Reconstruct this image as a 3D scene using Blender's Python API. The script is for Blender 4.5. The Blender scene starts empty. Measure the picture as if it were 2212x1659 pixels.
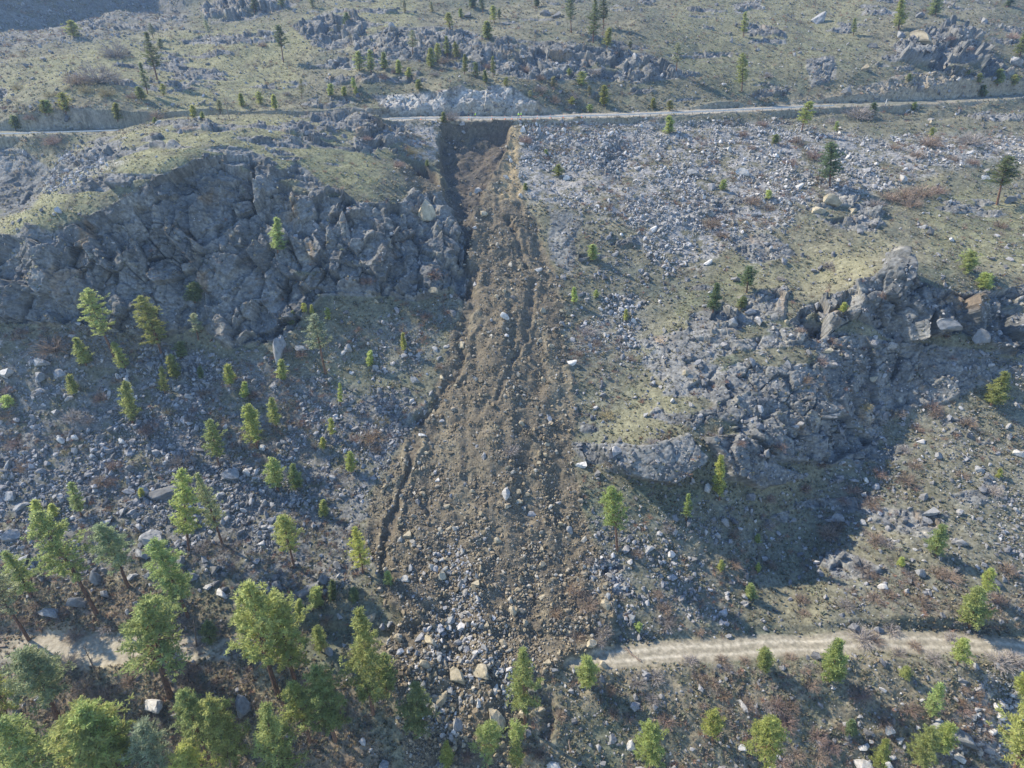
import bpy, bmesh, math, random
import numpy as np
from mathutils import Vector, Matrix
R = math.radians
sc = bpy.context.scene
COL = sc.collection
random.seed(7)
rng = np.random.default_rng(7)
DETAIL = 1.0

# ------------------------------------------------------------ camera
H = 100.0
PITCH = R(33)
cam_d = bpy.data.cameras.new('camera'); cam_d.sensor_width = 36; cam_d.lens = 36*1289/2212
cam_d.clip_start = 1; cam_d.clip_end = 4000
cam = bpy.data.objects.new('camera', cam_d); COL.objects.link(cam)
cam.location = (0, 0, H); cam.rotation_euler = (R(90)-PITCH, 0, 0)
sc.camera = cam
# ------------------------------------------------------------ world, sun, exposure
SUN = Vector((-0.70, 0.36, 0.62)).normalized()
w = bpy.data.worlds.new("World"); sc.world = w; w.use_nodes = True
nt = w.node_tree; bg = nt.nodes['Background']
sky = nt.nodes.new('ShaderNodeTexSky'); sky.sky_type = 'NISHITA'; sky.sun_disc = False
sky.sun_elevation = math.asin(SUN.z); sky.sun_rotation = math.atan2(SUN.x, SUN.y)
sky.air_density = 1.0; sky.dust_density = 0.1; sky.ozone_density = 4.0
nt.links.new(sky.outputs[0], bg.inputs[0]); bg.inputs[1].default_value = 0.15
sd = bpy.data.lights.new('sun', 'SUN'); sd.energy = 4.2; sd.angle = R(0.6); sd.color = (1.0, 0.88, 0.69)
so = bpy.data.objects.new('sun', sd); COL.objects.link(so)
so.rotation_euler = (-SUN).to_track_quat('-Z', 'Y').to_euler()
sc.view_settings.view_transform = 'Standard'; sc.view_settings.look = 'None'
sc.view_settings.exposure = 1.15; sc.view_settings.gamma = 1

# ------------------------------------------------------------ photo <-> world geometry (2212 x 1659 frame of the photograph)
SP, CP, FF = math.sin(PITCH), math.cos(PITCH), 1289.0
def ae(u, v):
    """pixel -> (x/y, (z-H)/y)"""
    D = FF*CP + (830-v)*SP
    return (u-1106)/D, (-FF*SP + (830-v)*CP)/D
def proj(x, y, z):
    dz = z - H
    dep = y*CP - dz*SP
    dep = np.where(dep < 1, 1, dep)
    return 1106 + FF*x/dep, 830 - FF*(y*SP + dz*CP)/dep, dep
T = {}
for i, k in enumerate('ABCDEFGHI'):
    T[k] = ((i % 3)*833*0.8848, (i//3)*625*0.8848)
ZS = 834/2212*0.8848
def tp(k, x, y):            # tile coordinate -> 2212 frame
    return T[k][0] + x*ZS, T[k][1] + y*ZS

# ------------------------------------------------------------ noise (numpy)
def _h(ix, iy, iz, seed):
    n = (ix.astype(np.int64)*374761393 + iy.astype(np.int64)*668265263 + iz.astype(np.int64)*2147483647 + seed*1274126177) & 0xffffffff
    n = ((n ^ (n >> 13))*1274126177) & 0xffffffff
    n = ((n ^ (n >> 16))*2246822519) & 0xffffffff
    n = n ^ (n >> 15)
    return (n & 0xffffff).astype(np.float32)/np.float32(0xffffff)
def vn2(x, y, seed=0):
    ix = np.floor(x); iy = np.floor(y); fx = x-ix; fy = y-iy
    ix = ix.astype(np.int64); iy = iy.astype(np.int64); z = np.zeros_like(ix)
    fx = fx*fx*(3-2*fx); fy = fy*fy*(3-2*fy)
    a = _h(ix, iy, z, seed); b = _h(ix+1, iy, z, seed); c = _h(ix, iy+1, z, seed); d = _h(ix+1, iy+1, z, seed)
    return (a+(b-a)*fx)*(1-fy) + (c+(d-c)*fx)*fy - 0.5
def fbm2(x, y, wl, octs, seed=0, gain=0.5):
    s = 0; amp = 1.0; tot = 0
    for o in range(octs):
        c, si = math.cos(o*1.3), math.sin(o*1.3)
        s = s + amp*vn2((x*c-y*si)/wl+o*17.3, (x*si+y*c)/wl+o*9.1, seed+o); tot += amp
        amp *= gain; wl *= 0.5
    return s/tot*2
def vn3(x, y, z, seed=0):
    ix = np.floor(x); iy = np.floor(y); iz = np.floor(z); fx = x-ix; fy = y-iy; fz = z-iz
    ix = ix.astype(np.int64); iy = iy.astype(np.int64); iz = iz.astype(np.int64)
    fx = fx*fx*(3-2*fx); fy = fy*fy*(3-2*fy); fz = fz*fz*(3-2*fz)
    def L(k):
        a = _h(ix, iy, iz+k, seed); b = _h(ix+1, iy, iz+k, seed); c = _h(ix, iy+1, iz+k, seed); d = _h(ix+1, iy+1, iz+k, seed)
        return (a+(b-a)*fx)*(1-fy) + (c+(d-c)*fx)*fy
    return L(0)*(1-fz) + L(1)*fz - 0.5
def blocks(p, size, seed, stretch=(1, 1, 1)):
    """3-D cellular blocks: returns (F1, F2-F1, facet height) for points p (N,3)"""
    q = p/size/np.array(stretch)
    b = np.floor(q).astype(np.int64)
    F1 = np.full(len(p), 9., np.float32); F2 = F1.copy(); fac = np.zeros(len(p), np.float32); cid = np.zeros(len(p), np.float32)
    for dx in (-1, 0, 1):
        for dy in (-1, 0, 1):
            for dz in (-1, 0, 1):
                c = b + np.array((dx, dy, dz))
                r = [_h(c[:, 0], c[:, 1], c[:, 2], seed+k) for k in range(4)]
                d = np.stack([q[:, 0]-c[:, 0]-r[0], q[:, 1]-c[:, 1]-r[1], q[:, 2]-c[:, 2]-r[2]], 1)
                dist = np.sqrt((d*d).sum(1)).astype(np.float32)
                # tilted facet
                t = (d[:, 0]*(r[1]-.5) + d[:, 1]*(r[2]-.5) + d[:, 2]*(r[0]-.5))*1.6 + (r[3]-.5)
                m = dist < F1
                F2 = np.where(m, F1, np.minimum(F2, dist)); F1 = np.where(m, dist, F1)
                fac = np.where(m, t, fac); cid = np.where(m, r[3], cid)
    return F1, F2-F1, fac, cid
def sstep(a, b, x):
    t = np.clip((x-a)/(b-a), 0, 1); return t*t*(3-2*t)

# ------------------------------------------------------------ terrain control: breaks of slope seen in the photograph
COLS = {
 -260: [(1440,60),(1400,63.5),(1300,71),(1200,79),(1100,88),(1000,98),(900,108),(830,115),(740,124),(640,131),(560,138),(430,185),(290,196),(230,205),(100,250),(0,320)],
 60: [(1660,47),(1550,53),(1440,60),(1400,63.5),(1300,71),(1200,79),(1100,88),(1000,97.5),(900,107),(800,115),(715,121),(640,126),(560,131),(490,137),(462,140),(450,160),(400,172),(320,181),(296,183),(288,189),(230,195),(150,235),(100,262),(75,285)],
 250: [(1660,47),(1550,53),(1440,60),(1400,63.5),(1300,71),(1200,79),(1100,88),(1000,98),(900,108),(800,116),(725,122),(640,128),(540,134),(450,140.5),(400,146),(340,160),(305,172),(289,185),(283,191),(235,198),(150,240),(100,272),(50,305),(25,325)],
 400: [(1660,47),(1550,53),(1440,60),(1400,63.5),(1300,71),(1200,79),(1100,88.5),(1000,99),(900,109),(830,116),(740,124),(640,131),(540,138),(440,145),(345,152),(300,168),(262,183),(235,205),(150,250),(100,277),(30,322),(-60,390)],
 600: [(1660,47),(1550,53),(1440,60),(1400,63.5),(1300,71.5),(1200,80),(1100,90),(1000,100),(900,110),(830,116),(740,124),(640,132),(540,139),(440,149),(380,156),(330,168),(280,183),(246,198),(225,222),(150,252),(100,274),(0,335),(-100,420)],
 800: [(1660,47),(1550,53),(1440,60),(1400,63.5),(1300,71),(1200,79.5),(1100,89),(1000,99.5),(900,110),(830,117),(740,125.5),(640,134),(540,143),(440,153),(340,177),(280,195),(238,205),(225,228),(195,233),(100,268),(60,290),(0,335),(-150,430)],
 960: [(1660,47),(1550,53),(1440,60),(1400,63.5),(1300,70.8),(1200,78.5),(1100,87.3),(1000,96.8),(900,107.5),(830,115),(740,125),(640,137),(540,150),(440,168),(340,196),(264,214),(250,222),(192,226),(150,245),(100,266),(50,300),(0,340),(-150,430)],
 1106: [(1660,47),(1550,53),(1440,60),(1400,63.5),(1300,70.5),(1200,78.3),(1100,86.8),(1000,96.1),(900,106),(830,114),(740,124),(640,137),(540,155),(440,174),(340,199),(264,214),(250,223),(195,227),(165,240),(95,262),(60,288),(0,340),(-150,430)],
 1250: [(1660,47),(1550,53),(1440,60),(1400,63.5),(1300,71),(1200,79),(1100,88),(1000,96.5),(940,103),(830,115),(740,126),(640,140),(540,156),(440,175),(340,199),(256,218),(244,228),(200,236),(165,244),(110,262),(60,290),(0,340),(-150,430)],
 1400: [(1660,47),(1550,53),(1440,60),(1400,63.5),(1300,71),(1200,79),(1100,87),(1050,90.5),(1000,93),(960,96),(900,104),(830,114),(740,126),(640,141),(540,156),(440,175),(340,200),(250,221),(240,231),(200,242),(165,250),(115,264),(60,292),(0,345),(-150,430)],
 1500: [(1660,47),(1550,53),(1440,60),(1400,63.5),(1300,71.5),(1200,80),(1100,87),(1050,90),(1000,93),(945,97),(900,102),(830,112),(740,123),(660,134),(540,156),(440,174),(340,198),(247,225),(238,234),(190,246),(100,278),(0,345),(-150,430)],
 1650: [(1660,47),(1550,53),(1430,60.5),(1390,64),(1300,73),(1200,83),(1100,91),(1030,95),(960,99),(900,104),(830,111),(740,121),(660,131),(600,142),(540,153),(440,172),(340,196),(244,231),(234,240),(190,249),(100,284),(0,345),(-150,430)],
 1780: [(1660,47),(1550,53),(1420,60.5),(1385,64),(1300,72.5),(1200,83.5),(1100,94),(1000,101),(900,106),(830,112),(740,120),(680,127),(600,141),(540,151),(440,170),(340,194),(240,234),(229,243),(185,252),(100,285),(0,345),(-150,430)],
 1920: [(1660,47),(1550,53),(1420,60.5),(1385,64),(1300,71.5),(1200,81),(1100,91.5),(1000,101.5),(900,111.5),(820,117.5),(740,121.5),(640,127),(575,132),(550,146),(500,155),(440,170),(340,196),(234,240),(224,249),(180,255),(100,285),(0,345),(-150,430)],
 2080: [(1660,47),(1550,53),(1420,60.5),(1385,64),(1300,71),(1200,79.5),(1100,89),(1000,99),(900,109),(800,117),(740,120),(640,127),(600,132),(560,144),(500,156),(440,171),(340,200),(226,247),(216,256),(160,262),(100,285),(0,350),(-150,430)],
 2300: [(1660,47),(1550,53),(1430,60.5),(1395,64),(1300,71),(1200,79.5),(1100,88.5),(1000,98),(900,107),(800,115),(740,119),(680,124),(620,130),(560,143),(500,157),(440,172),(340,205),(216,261),(206,270),(150,276),(100,300),(0,360),(-150,450)],
 2700: [(1440,60.5),(1395,64),(1300,71),(1200,79.5),(1100,88.5),(1000,98),(900,107),(800,115),(700,125),(560,143),(440,172),(340,205),(206,275),(100,310),(0,370)],
}
P = []
for u, L in COLS.items():
    for v, y in L:
        a, e = ae(u, v)
        P.append((a*y, y, H+e*y))
for a in np.linspace(-1.9, 1.9, 11):        # foot of the slope and the high ground beyond the frame
    for y, z in ((44, -7), (34, -12), (20, -15)):
        P.append((a*max(y, 40), y, z))
for x in np.linspace(-560, 560, 11):
    P.append((x*0.8, 520, 165 + (40 if x < -150 else 0))); P.append((x, 700, 225)); P.append((x*1.2, 950, 290))
# far talus slope closing the view at the upper left (falls towards +x and the camera)
for (x, y, z) in ((-215, 345, 97), (-190, 350, 90), (-300, 330, 118), (-260, 345, 125), (-330, 300, 105), (-300, 400, 170), (-250, 430, 160), (-170, 420, 112)):
    P.append((x, y, z-25))
P = np.array(P)
def basis(x, y):
    out = np.empty((len(x), len(P)))
    sc_ = 1/(0.35+0.0045*np.maximum(y, 30))   # unused weight kept at 1
    for i in range(0, len(x), 20000):
        d2 = (x[i:i+20000, None]-P[None, :, 0])**2 + (y[i:i+20000, None]-P[None, :, 1])**2
        out[i:i+20000] = np.sqrt(d2 + 9.0)
    return out
A = basis(P[:, 0], P[:, 1]); n = len(P)
Q = np.c_[np.ones(n), P[:, 0], P[:, 1]]
M = np.block([[A - 0.6*np.eye(n), Q], [Q.T, np.zeros((3, 3))]])
sol = np.linalg.lstsq(M, np.r_[P[:, 2], 0, 0, 0], rcond=None)[0]
def Wd(y): return 62 + 0.68*y
GY = np.r_[np.linspace(18, 300, 420), np.linspace(302, 960, 140)]
GS = np.linspace(-1.5, 1.5, 360)
gx = (GS[None, :]*Wd(GY)[:, None]); gy = np.repeat(GY[:, None], len(GS), 1)
gz = (basis(gx.ravel(), gy.ravel()) @ sol[:n] + sol[n] + sol[n+1]*gx.ravel() + sol[n+2]*gy.ravel()).reshape(gx.shape)
def z_rbf(x, y):
    s = np.clip(x/Wd(y), -1.499, 1.499); fs = (s+1.5)/3*(len(GS)-1); i = np.floor(fs).astype(int); i = np.minimum(i, len(GS)-2); fs = fs-i
    fy = np.interp(y, GY, np.arange(len(GY))); j = np.minimum(np.floor(fy).astype(int), len(GY)-2); fy = fy-j
    return (gz[j, i]*(1-fs)+gz[j, i+1]*fs)*(1-fy) + (gz[j+1, i]*(1-fs)+gz[j+1, i+1]*fs)*fy
# road centrelines
HWX = np.array([-400, -220, -143, -110, -75, -32, 0, 40, 75, 110, 160, 204, 300, 500]); HWY = np.array([186, 184, 188, 194, 206, 217.5, 218.5, 224, 232, 241, 251, 263.5, 292, 350])
HWZ = np.array([66, 66, 66.2, 66.2, 66, 65.6, 65.6, 65.7, 65.8, 65.9, 66.1, 66.4, 68, 72])
DRX = np.array([-300, -110, -75, -45, 0, 16, 32, 49, 66, 82, 91, 110, 300.]); DRY = np.array([62, 64.2, 63.2, 64.0, 62, 62.0, 62.8, 64.3, 64.7, 64.3, 63.3, 60.5, 50])
def zbase(x, y):
    z = z_rbf(x, y)
    far = sstep(60, 260, y)
    z = z + fbm2(x, y, 34, 2, 11)*(0.5+1.3*far) + fbm2(x, y, 11, 2, 21)*(0.35+0.5*far)
    # highway bench
    cy = np.interp(x, HWX, HWY); cz = np.interp(x, HWX, HWZ)
    d = (y-cy)*0.96
    wgt = 1-sstep(4.2, 5.2, np.abs(d))
    low = np.where((d < 0) & (d > -16), 1.0, 0)*(1-sstep(9, 16, -d))*(1-wgt)*sstep(-46, -36, x)
    pl = 98-0.85*(x+222)+0.32*(y-380)-1.6*np.maximum(0, 318-y)+fbm2(x, y, 30, 3, 17)*5
    z = np.where((x < -150) & (y > 285), np.maximum(z, np.minimum(pl, 260)), z)
    z = z*(1-low) + np.minimum(z, cz - (-d-4.5)*0.62+0.2)*low
    z = z*(1-wgt) + cz*wgt
    # dirt road bench
    cy = np.interp(x, DRX, DRY); d = y-cy
    wgt = 1-sstep(2.6, 4.2, np.abs(d))
    z = z*(1-wgt) + (2.7+0.012*x*0)*wgt
    return z

def ray_xy(u, v):
    """first hit of the photo ray with the smooth ground"""
    a, e = ae(u, v)
    y = np.arange(25, 700, 0.25); x = a*y; g = zbase(x, y); h = H+e*y
    k = np.argmax(g > h)
    return (x[k], y[k], g[k]) if g[k] > h[k] else (x[-1], y[-1], g[-1])
# ------------------------------------------------------------ surface masks (outlines as seen in the photograph)
ROCK = [
 ([(-80,495),(60,515),(170,480),(270,430),(330,390),(420,345),(520,332),(600,365),(640,350),(700,400),(780,440),(870,440),(885,405),(960,420),(1000,480),(1010,560),(1000,620),(900,650),(820,640),(700,640),(640,700),(600,740),(500,750),(440,700),(330,730),(150,700),(-80,690)], 1.0, 2.0),
 ([(640,250),(760,232),(860,240),(890,300),(800,330),(700,320),(620,290)], .9, 1.6),
 ([(800,205),(920,200),(1000,187),(1100,190),(1180,240),(1170,248),(870,252),(835,230)], 1.0, 1.2),
 ([(760,90),(850,60),(960,60),(1100,85),(1250,100),(1400,120),(1500,165),(1380,180),(1250,170),(1150,170),(1000,150),(870,130),(770,130)], 1.0, 1.5),
 ([(630,55),(700,30),(800,45),(770,95),(690,115)], .9, 2.0), ([(430,15),(560,-20),(640,10),(540,45),(450,50)], .9, 2.0),
 ([(1930,95),(2050,55),(2130,110),(2190,160),(2100,172),(2000,150),(1940,130)], 1.0, 2.5),
 ([(1860,190),(2000,145),(2070,160),(2110,212),(1980,218),(1850,222)], 1.0, 1.0),
 ([(1740,130),(1800,120),(1810,170),(1750,190)], .8, 1.6), ([(1610,50),(1690,60),(1700,95),(1620,95)], .8, 1.6), ([(1580,10),(1640,0),(1650,25),(1590,30)], .8, 1.5),
 ([(1030,470),(1080,440),(1130,480),(1170,540),(1150,590),(1060,560)], .8, 1.4),
 ([(1890,600),(1930,555),(1985,610),(2100,640),(2240,610),(2300,640),(2300,740),(2180,770),(2080,720),(1950,740),(1850,690),(1770,730),(1700,700),(1740,660),(1810,640)], 1.0, 2.6),
 ([(1893,610),(1925,556),(1950,562),(2000,640),(1960,690),(1900,655)], 1.0, 1.6, .4), ([(2060,640),(2110,625),(2150,680),(2120,720),(2070,700)], 1.0, 1.0, .9),
 ([(1285,965),(1400,965),(1480,940),(1515,1000),(1450,1052),(1350,1030),(1300,990)], 1.0, .35, 3.6),
 ([(1520,950),(1600,940),(1680,1000),(1740,1020),(1650,1055),(1560,1030)], 1.0, .9, 2.2),
 ([(1580,930),(1680,880),(1750,850),(1850,900),(1900,950),(1800,1000),(1680,990)], .95, 2.2),
 ([(1440,700),(1560,650),(1630,690),(1530,745)], .8, 1.6), ([(1590,640),(1700,620),(1700,690),(1620,700)], .85, 1.8), ([(1380,730),(1450,720),(1450,750),(1390,755)], .7, 1.0),
 ([(1750,450),(1830,415),(1910,460),(1890,505),(1790,490)], .9, 1.6), ([(1560,515),(1660,500),(1730,550),(1620,570)], .7, 1.2), ([(1270,310),(1340,295),(1350,385),(1290,380)], .85, 1.6),
 ([(0,560),(60,480),(110,500),(60,600)], .8, 1.6), ([(70,265),(150,230),(235,245),(250,280),(90,290)], .8, 1.4), ([(-60,300),(60,330),(130,380),(60,460),(-60,480)], .6, 1.2),
 ([(1560,740),(1750,710),(2000,740),(2250,790),(2060,860),(1920,900),(1860,1010),(1750,860),(1600,930),(1500,880)], .75, 1.7), ([(1180,430),(1260,470),(1230,600),(1190,560)], .5, .8),
 ([(1380,780),(1480,690),(1600,720),(1580,880),(1500,930),(1400,900),(1440,840)], .6, 1.2), ([(1230,955),(1300,960),(1310,1000),(1260,1000)], .9, 1.0, .8),
 ([(320,1045),(400,1030),(470,1080),(380,1100)], .7, 1.0),
]
PALE = [([(1110,270),(1300,262),(1500,262),(1740,272),(1900,300),(2100,290),(2300,300),(2300,340),(2050,360),(1900,420),(1750,440),(1700,480),(1600,500),(1520,590),(1430,590),(1380,500),(1250,450),(1140,430),(1118,350)], 1.0),
        ([(870,265),(950,268),(950,350),(900,345),(850,290)], 1.0), ([(130,330),(210,320),(270,345),(190,400),(100,420)], .8),
        ([(870,1170),(1000,1160),(1020,1300),(1080,1440),(1150,1440),(1110,1600),(940,1600),(890,1450),(880,1300)], .9),
        ([(1270,1200),(1330,1210),(1370,1330),(1330,1340),(1290,1260)], .9), ([(2080,1480),(2212,1440),(2212,1640),(2020,1640),(2040,1560)], .7), ([(1300,640),(1380,640),(1380,740),(1220,800)], .4)]
TALUS = [([(-80,740),(150,700),(330,740),(600,790),(740,830),(930,860),(890,930),(850,1000),(800,1100),(800,1220),(700,1290),(500,1290),(400,1230),(250,1250),(-80,1270)], 1.0),
         ([(1300,1100),(1600,1080),(1700,1200),(1600,1350),(1330,1390),(1280,1200)], .35), ([(1850,800),(2300,780),(2300,1350),(1800,1340),(1750,1100)], .3), ([(600,750),(1000,640),(960,800),(800,820)], .6),
         ([(-100,-60),(430,-60),(400,60),(200,80),(60,100),(-100,140)], 1.0), ([(1180,440),(1500,600),(1300,950),(1230,900)], .25)]
SLIDE = [([(955,262),(1112,258),(1112,330),(1130,430),(1185,540),(1200,600),(1215,680),(1230,800),(1250,930),(1240,1000),(1260,1080),(1290,1180),(1325,1300),(1325,1400),(1230,1425),(1170,1480),(1130,1560),(1100,1680),(900,1680),(880,1600),(860,1500),(810,1440),(830,1400),(870,1340),(830,1280),(800,1220),(790,1100),(850,1000),(890,930),(930,880),(960,800),(980,720),(1000,640),(1010,560),(1000,480),(965,420),(950,340)], 1.0),
         ([(842,340),(930,365),(965,420),(890,420)], .9)]
SCAR = [([(950,266),(1108,260),(1090,330),(1055,400),(1025,470),(1012,640),(985,650),(975,480),(955,420),(950,330)], 1.0), ([(842,340),(900,345),(935,370),(960,410),(890,380)], .9)]
LITTER = [([(-80,1260),(300,1240),(560,1400),(800,1500),(860,1700),(-80,1700)], 1.0), ([(100,640),(400,760),(300,800),(100,740)], .5), ([(1960,1300),(2300,1250),(2300,1340),(2000,1370)], .4)]
BRUSH = [([(1180,1450),(1500,1430),(2300,1430),(2300,1700),(1120,1700)], 1.0), ([(900,260),(760,210),(560,220),(640,260)], .0)]
LIME = [([(-20,500),(150,320),(260,296),(600,245),(850,330),(800,430),(700,400),(500,330),(330,380),(200,450),(60,520)], 1.0),
        ([(-50,180),(200,90),(420,60),(600,60),(760,0),(900,-20),(900,50),(640,120),(650,200),(450,265),(150,190),(-50,210)], .9),
        ([(80,1365),(290,1365),(420,1400),(290,1440),(80,1430)], .8), ([(1560,560),(1900,520),(1880,600),(1700,620),(1520,640),(1400,800),(1330,860),(1350,760)], .35), ([(2000,400),(2300,440),(2300,600),(2000,560)], .6),
        ([(700,740),(900,780),(800,860),(700,830)], .5), ([(1250,820),(1500,850),(1480,940),(1270,960)], .4), ([(1500,-50),(1900,-50),(1850,130),(1600,200),(1400,110)], .5)]
def pmask(u, v, polys, soft, wu, wv):
    out = np.zeros(len(u), np.float32)
    U = u+wu; V = v+wv
    for it in polys:
        poly = np.array(it[0], float); wgt = it[1]
        mg = soft*2
        sel = np.where((U > poly[:, 0].min()-mg) & (U < poly[:, 0].max()+mg) & (V > poly[:, 1].min()-mg) & (V < poly[:, 1].max()+mg))[0]
        if not len(sel): continue
        px, py = U[sel], V[sel]; ins = np.zeros(len(sel), bool); dm = np.full(len(sel), 1e9)
        n_ = len(poly)
        for i in range(n_):
            x0, y0 = poly[i]; x1, y1 = poly[(i+1) % n_]
            c = ((y0 > py) != (y1 > py))
            with np.errstate(divide='ignore', invalid='ignore'):
                xi = (x1-x0)*(py-y0)/(y1-y0 if y1 != y0 else 1e-9)+x0
            ins ^= c & (px < xi)
            ex, ey = x1-x0, y1-y0; t = np.clip(((px-x0)*ex+(py-y0)*ey)/(ex*ex+ey*ey+1e-9), 0, 1)
            dm = np.minimum(dm, (px-x0-t*ex)**2+(py-y0-t*ey)**2)
        sd_ = np.sqrt(dm)*np.where(ins, 1, -1)
        m = sstep(-soft, soft, sd_)*wgt
        out[sel] = np.maximum(out[sel], m)
    return out
def pline(x, y, pts):
    """distance to a polyline given in world xy, and parameter 0..1"""
    dm = np.full(len(x), 1e9); tt = np.zeros(len(x)); n_ = len(pts)-1
    for i in range(n_):
        x0, y0 = pts[i]; x1, y1 = pts[i+1]; ex, ey = x1-x0, y1-y0
        t = np.clip(((x-x0)*ex+(y-y0)*ey)/(ex*ex+ey*ey+1e-9), 0, 1); d = (x-x0-t*ex)**2+(y-y0-t*ey)**2
        m = d < dm; dm = np.where(m, d, dm); tt = np.where(m, (i+t)/n_, tt)
    return np.sqrt(dm), tt

# ------------------------------------------------------------ terrain grid
NC = int(1500*DETAIL); NR = int(1450*DETAIL)
s_in = np.linspace(-1, 1, NC); s_out = 1+np.linspace(0, 1, 50)[1:]**1.6*0.45
S = np.r_[-s_out[::-1], s_in, s_out]; NS = len(S)
yf = np.r_[np.linspace(22, 300, 1400), np.linspace(300.5, 900, 500)]
step = 24
sub = np.unique(np.r_[np.arange(0, NS, step), NS-1])
ys = []
for c in sub:
    x = S[c]*Wd(yf); z = zbase(x, yf)
    d = np.sqrt(x*x+yf*yf+(z-H)**2); th = np.arctan2(z-H, yf)
    dth = np.maximum(np.diff(th), 0); L_ = np.sqrt(np.diff(yf)**2+np.diff(z)**2)/d[1:]
    inf = sstep(38, 46, yf[1:])*(1-0.85*sstep(400, 460, yf[1:]))
    m = (dth*1.0+0.22*L_)*np.maximum(inf, 0.06)
    cum = np.r_[0, np.cumsum(m)]; cum /= cum[-1]
    ys.append(np.interp(np.linspace(0, 1, NR), cum, yf))
ys = np.array(ys)
# smooth across columns then interpolate
k = np.array([1, 2, 3, 2, 1.]); k /= k.sum()
yp = np.pad(ys, ((2, 2), (0, 0)), mode='edge'); ys = sum(k[i]*yp[i:i+len(ys)] for i in range(5))
Y = np.empty((NS, NR))
fi = np.interp(np.arange(NS), sub, np.arange(len(sub))); i0 = np.minimum(np.floor(fi).astype(int), len(sub)-2); fr = (fi-i0)[:, None]
Y = ys[i0]*(1-fr)+ys[i0+1]*fr
X = S[:, None]*Wd(Y)
x = X.ravel(); y = Y.ravel(); z = zbase(x, y)
u, v, dep = proj(x, y, z)
inview = (u > -250) & (u < 2460) & (v > -250) & (v < 1900)
# mask outline wobble
sc_px = FF/np.maximum(dep, 30)
wob_x = fbm2(x, y*1.3+z, 9, 3, 31)*1.6*sc_px; wob_y = fbm2(x+50, y*1.3+z, 9, 3, 41)*1.2*sc_px
fine_x = fbm2(x, y+z, 2.5, 2, 51)*0.9*sc_px
m_rock = np.zeros(len(x), np.float32); amp = np.zeros(len(x), np.float32)
push = np.zeros(len(x), np.float32)
for rk_ in ROCK:
    pl, wgt, am = rk_[:3]
    m = pmask(u, v, [(pl, wgt)], 7, wob_x*.8, wob_y*.6); m_rock = np.maximum(m_rock, m); amp = np.maximum(amp, m*am)
    if len(rk_) > 3: push = np.maximum(push, m*rk_[3])
m_pale = pmask(u, v, PALE, 16, wob_x*1.5, wob_y*1.5)
m_talus = pmask(u, v, TALUS, 26, wob_x*2, wob_y*2)
m_slide = pmask(u, v, SLIDE, 7, wob_x+fine_x, wob_y)
m_scar = pmask(u, v, SCAR, 12, wob_x*1.3+fine_x, wob_y*.9)
m_lit = pmask(u, v, LITTER, 30, wob_x*2, wob_y*2)
m_brush = pmask(u, v, BRUSH, 16, wob_x*2, wob_y*2)
m_lime = pmask(u, v, LIME, 24, wob_x*2, wob_y*2)
hwd = np.abs(y-np.interp(x, HWX, HWY))*0.96; m_hw = 1-sstep(3.3, 3.8, hwd)
drd = np.abs(y-np.interp(x, DRX, DRY)+fbm2(x, y, 9, 2, 61)*0.5)
slide_lo = m_slide*(y < 120)
drw = 2.25+1.3*np.exp(-((x+78)/16)**2)
m_dr = (1-sstep(drw*.75, drw*1.2, drd))*np.where(x < -15, np.clip(np.exp(-((x+78)/14)**4)+.85*np.exp(-((x+55)/9)**2)+.8*np.exp(-((x+21)/4)**2), 0, 1), 1)*(1-sstep(.2, .6, slide_lo))
# low ledges of bedrock all over the upper hillside
lg = fbm2(x*.55, y+z*1.5, 9, 3, 73)+.5*fbm2(x, y, 30, 2, 74); mlg = sstep(.34, .46, lg+.10*((u < 860) & (v > 240) & (v < 420)))*np.where((v < 262) | ((u < 860) & (v < 420)), 1.0, np.where((u > 1250) & (v > 430) & (v < 1250), .85, 0))*(hwd > 9)*(1-m_slide)
mlg = (mlg*.9).astype(np.float32); m_rock = np.maximum(m_rock, mlg); amp = np.maximum(amp, mlg*1.25)
# grass ledges break up the rock masks, steep faces are rock
dzc = np.gradient(z.reshape(NS, NR), axis=1)/np.maximum(np.gradient(Y, axis=1), 1e-3)
slope = np.clip(np.abs(dzc).ravel(), 0, 4)
ledge = fbm2(x, y*2.0+z*1.2, 13, 3, 71)
m_rock = m_rock*sstep(-0.44, -0.18, ledge+0.42*sstep(0.6, 1.3, slope)+0.05)
m_rock = m_rock*(1-m_hw)*(1-sstep(.3, .9, m_slide)*0.75)
# ---- relief of the ground
rel = fbm2(x, y+0.6*z, 4.5, 3, 81)*0.42 + fbm2(x, y+0.6*z, 1.2, 3, 91)*0.16
road_calm = 1-np.maximum(sstep(0.1, .6, m_hw), 0.93*(1-sstep(2.2, 4.0, drd))*(1-sstep(.1, .5, slide_lo)))
rough = 1 + 0.9*m_slide + 0.7*m_talus + 0.5*m_pale - 0.35*m_lime + .5*m_brush
dz_ = rel*rough*road_calm
# slide debris: longitudinal levees and lobes on the run-out
uu = (x + 0.06*(y-60))
dz_ += m_slide*(1-m_scar)*(fbm2(uu*1.0, y*0.16, 5.0, 3, 101)*1.5 + fbm2(x, y, 2.0, 2, 111)*0.35)*sstep(30, 60, y)*road_calm
bulge = m_slide*np.exp(-((y-64)/9)**2)
dz_ += bulge*1.6
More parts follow.
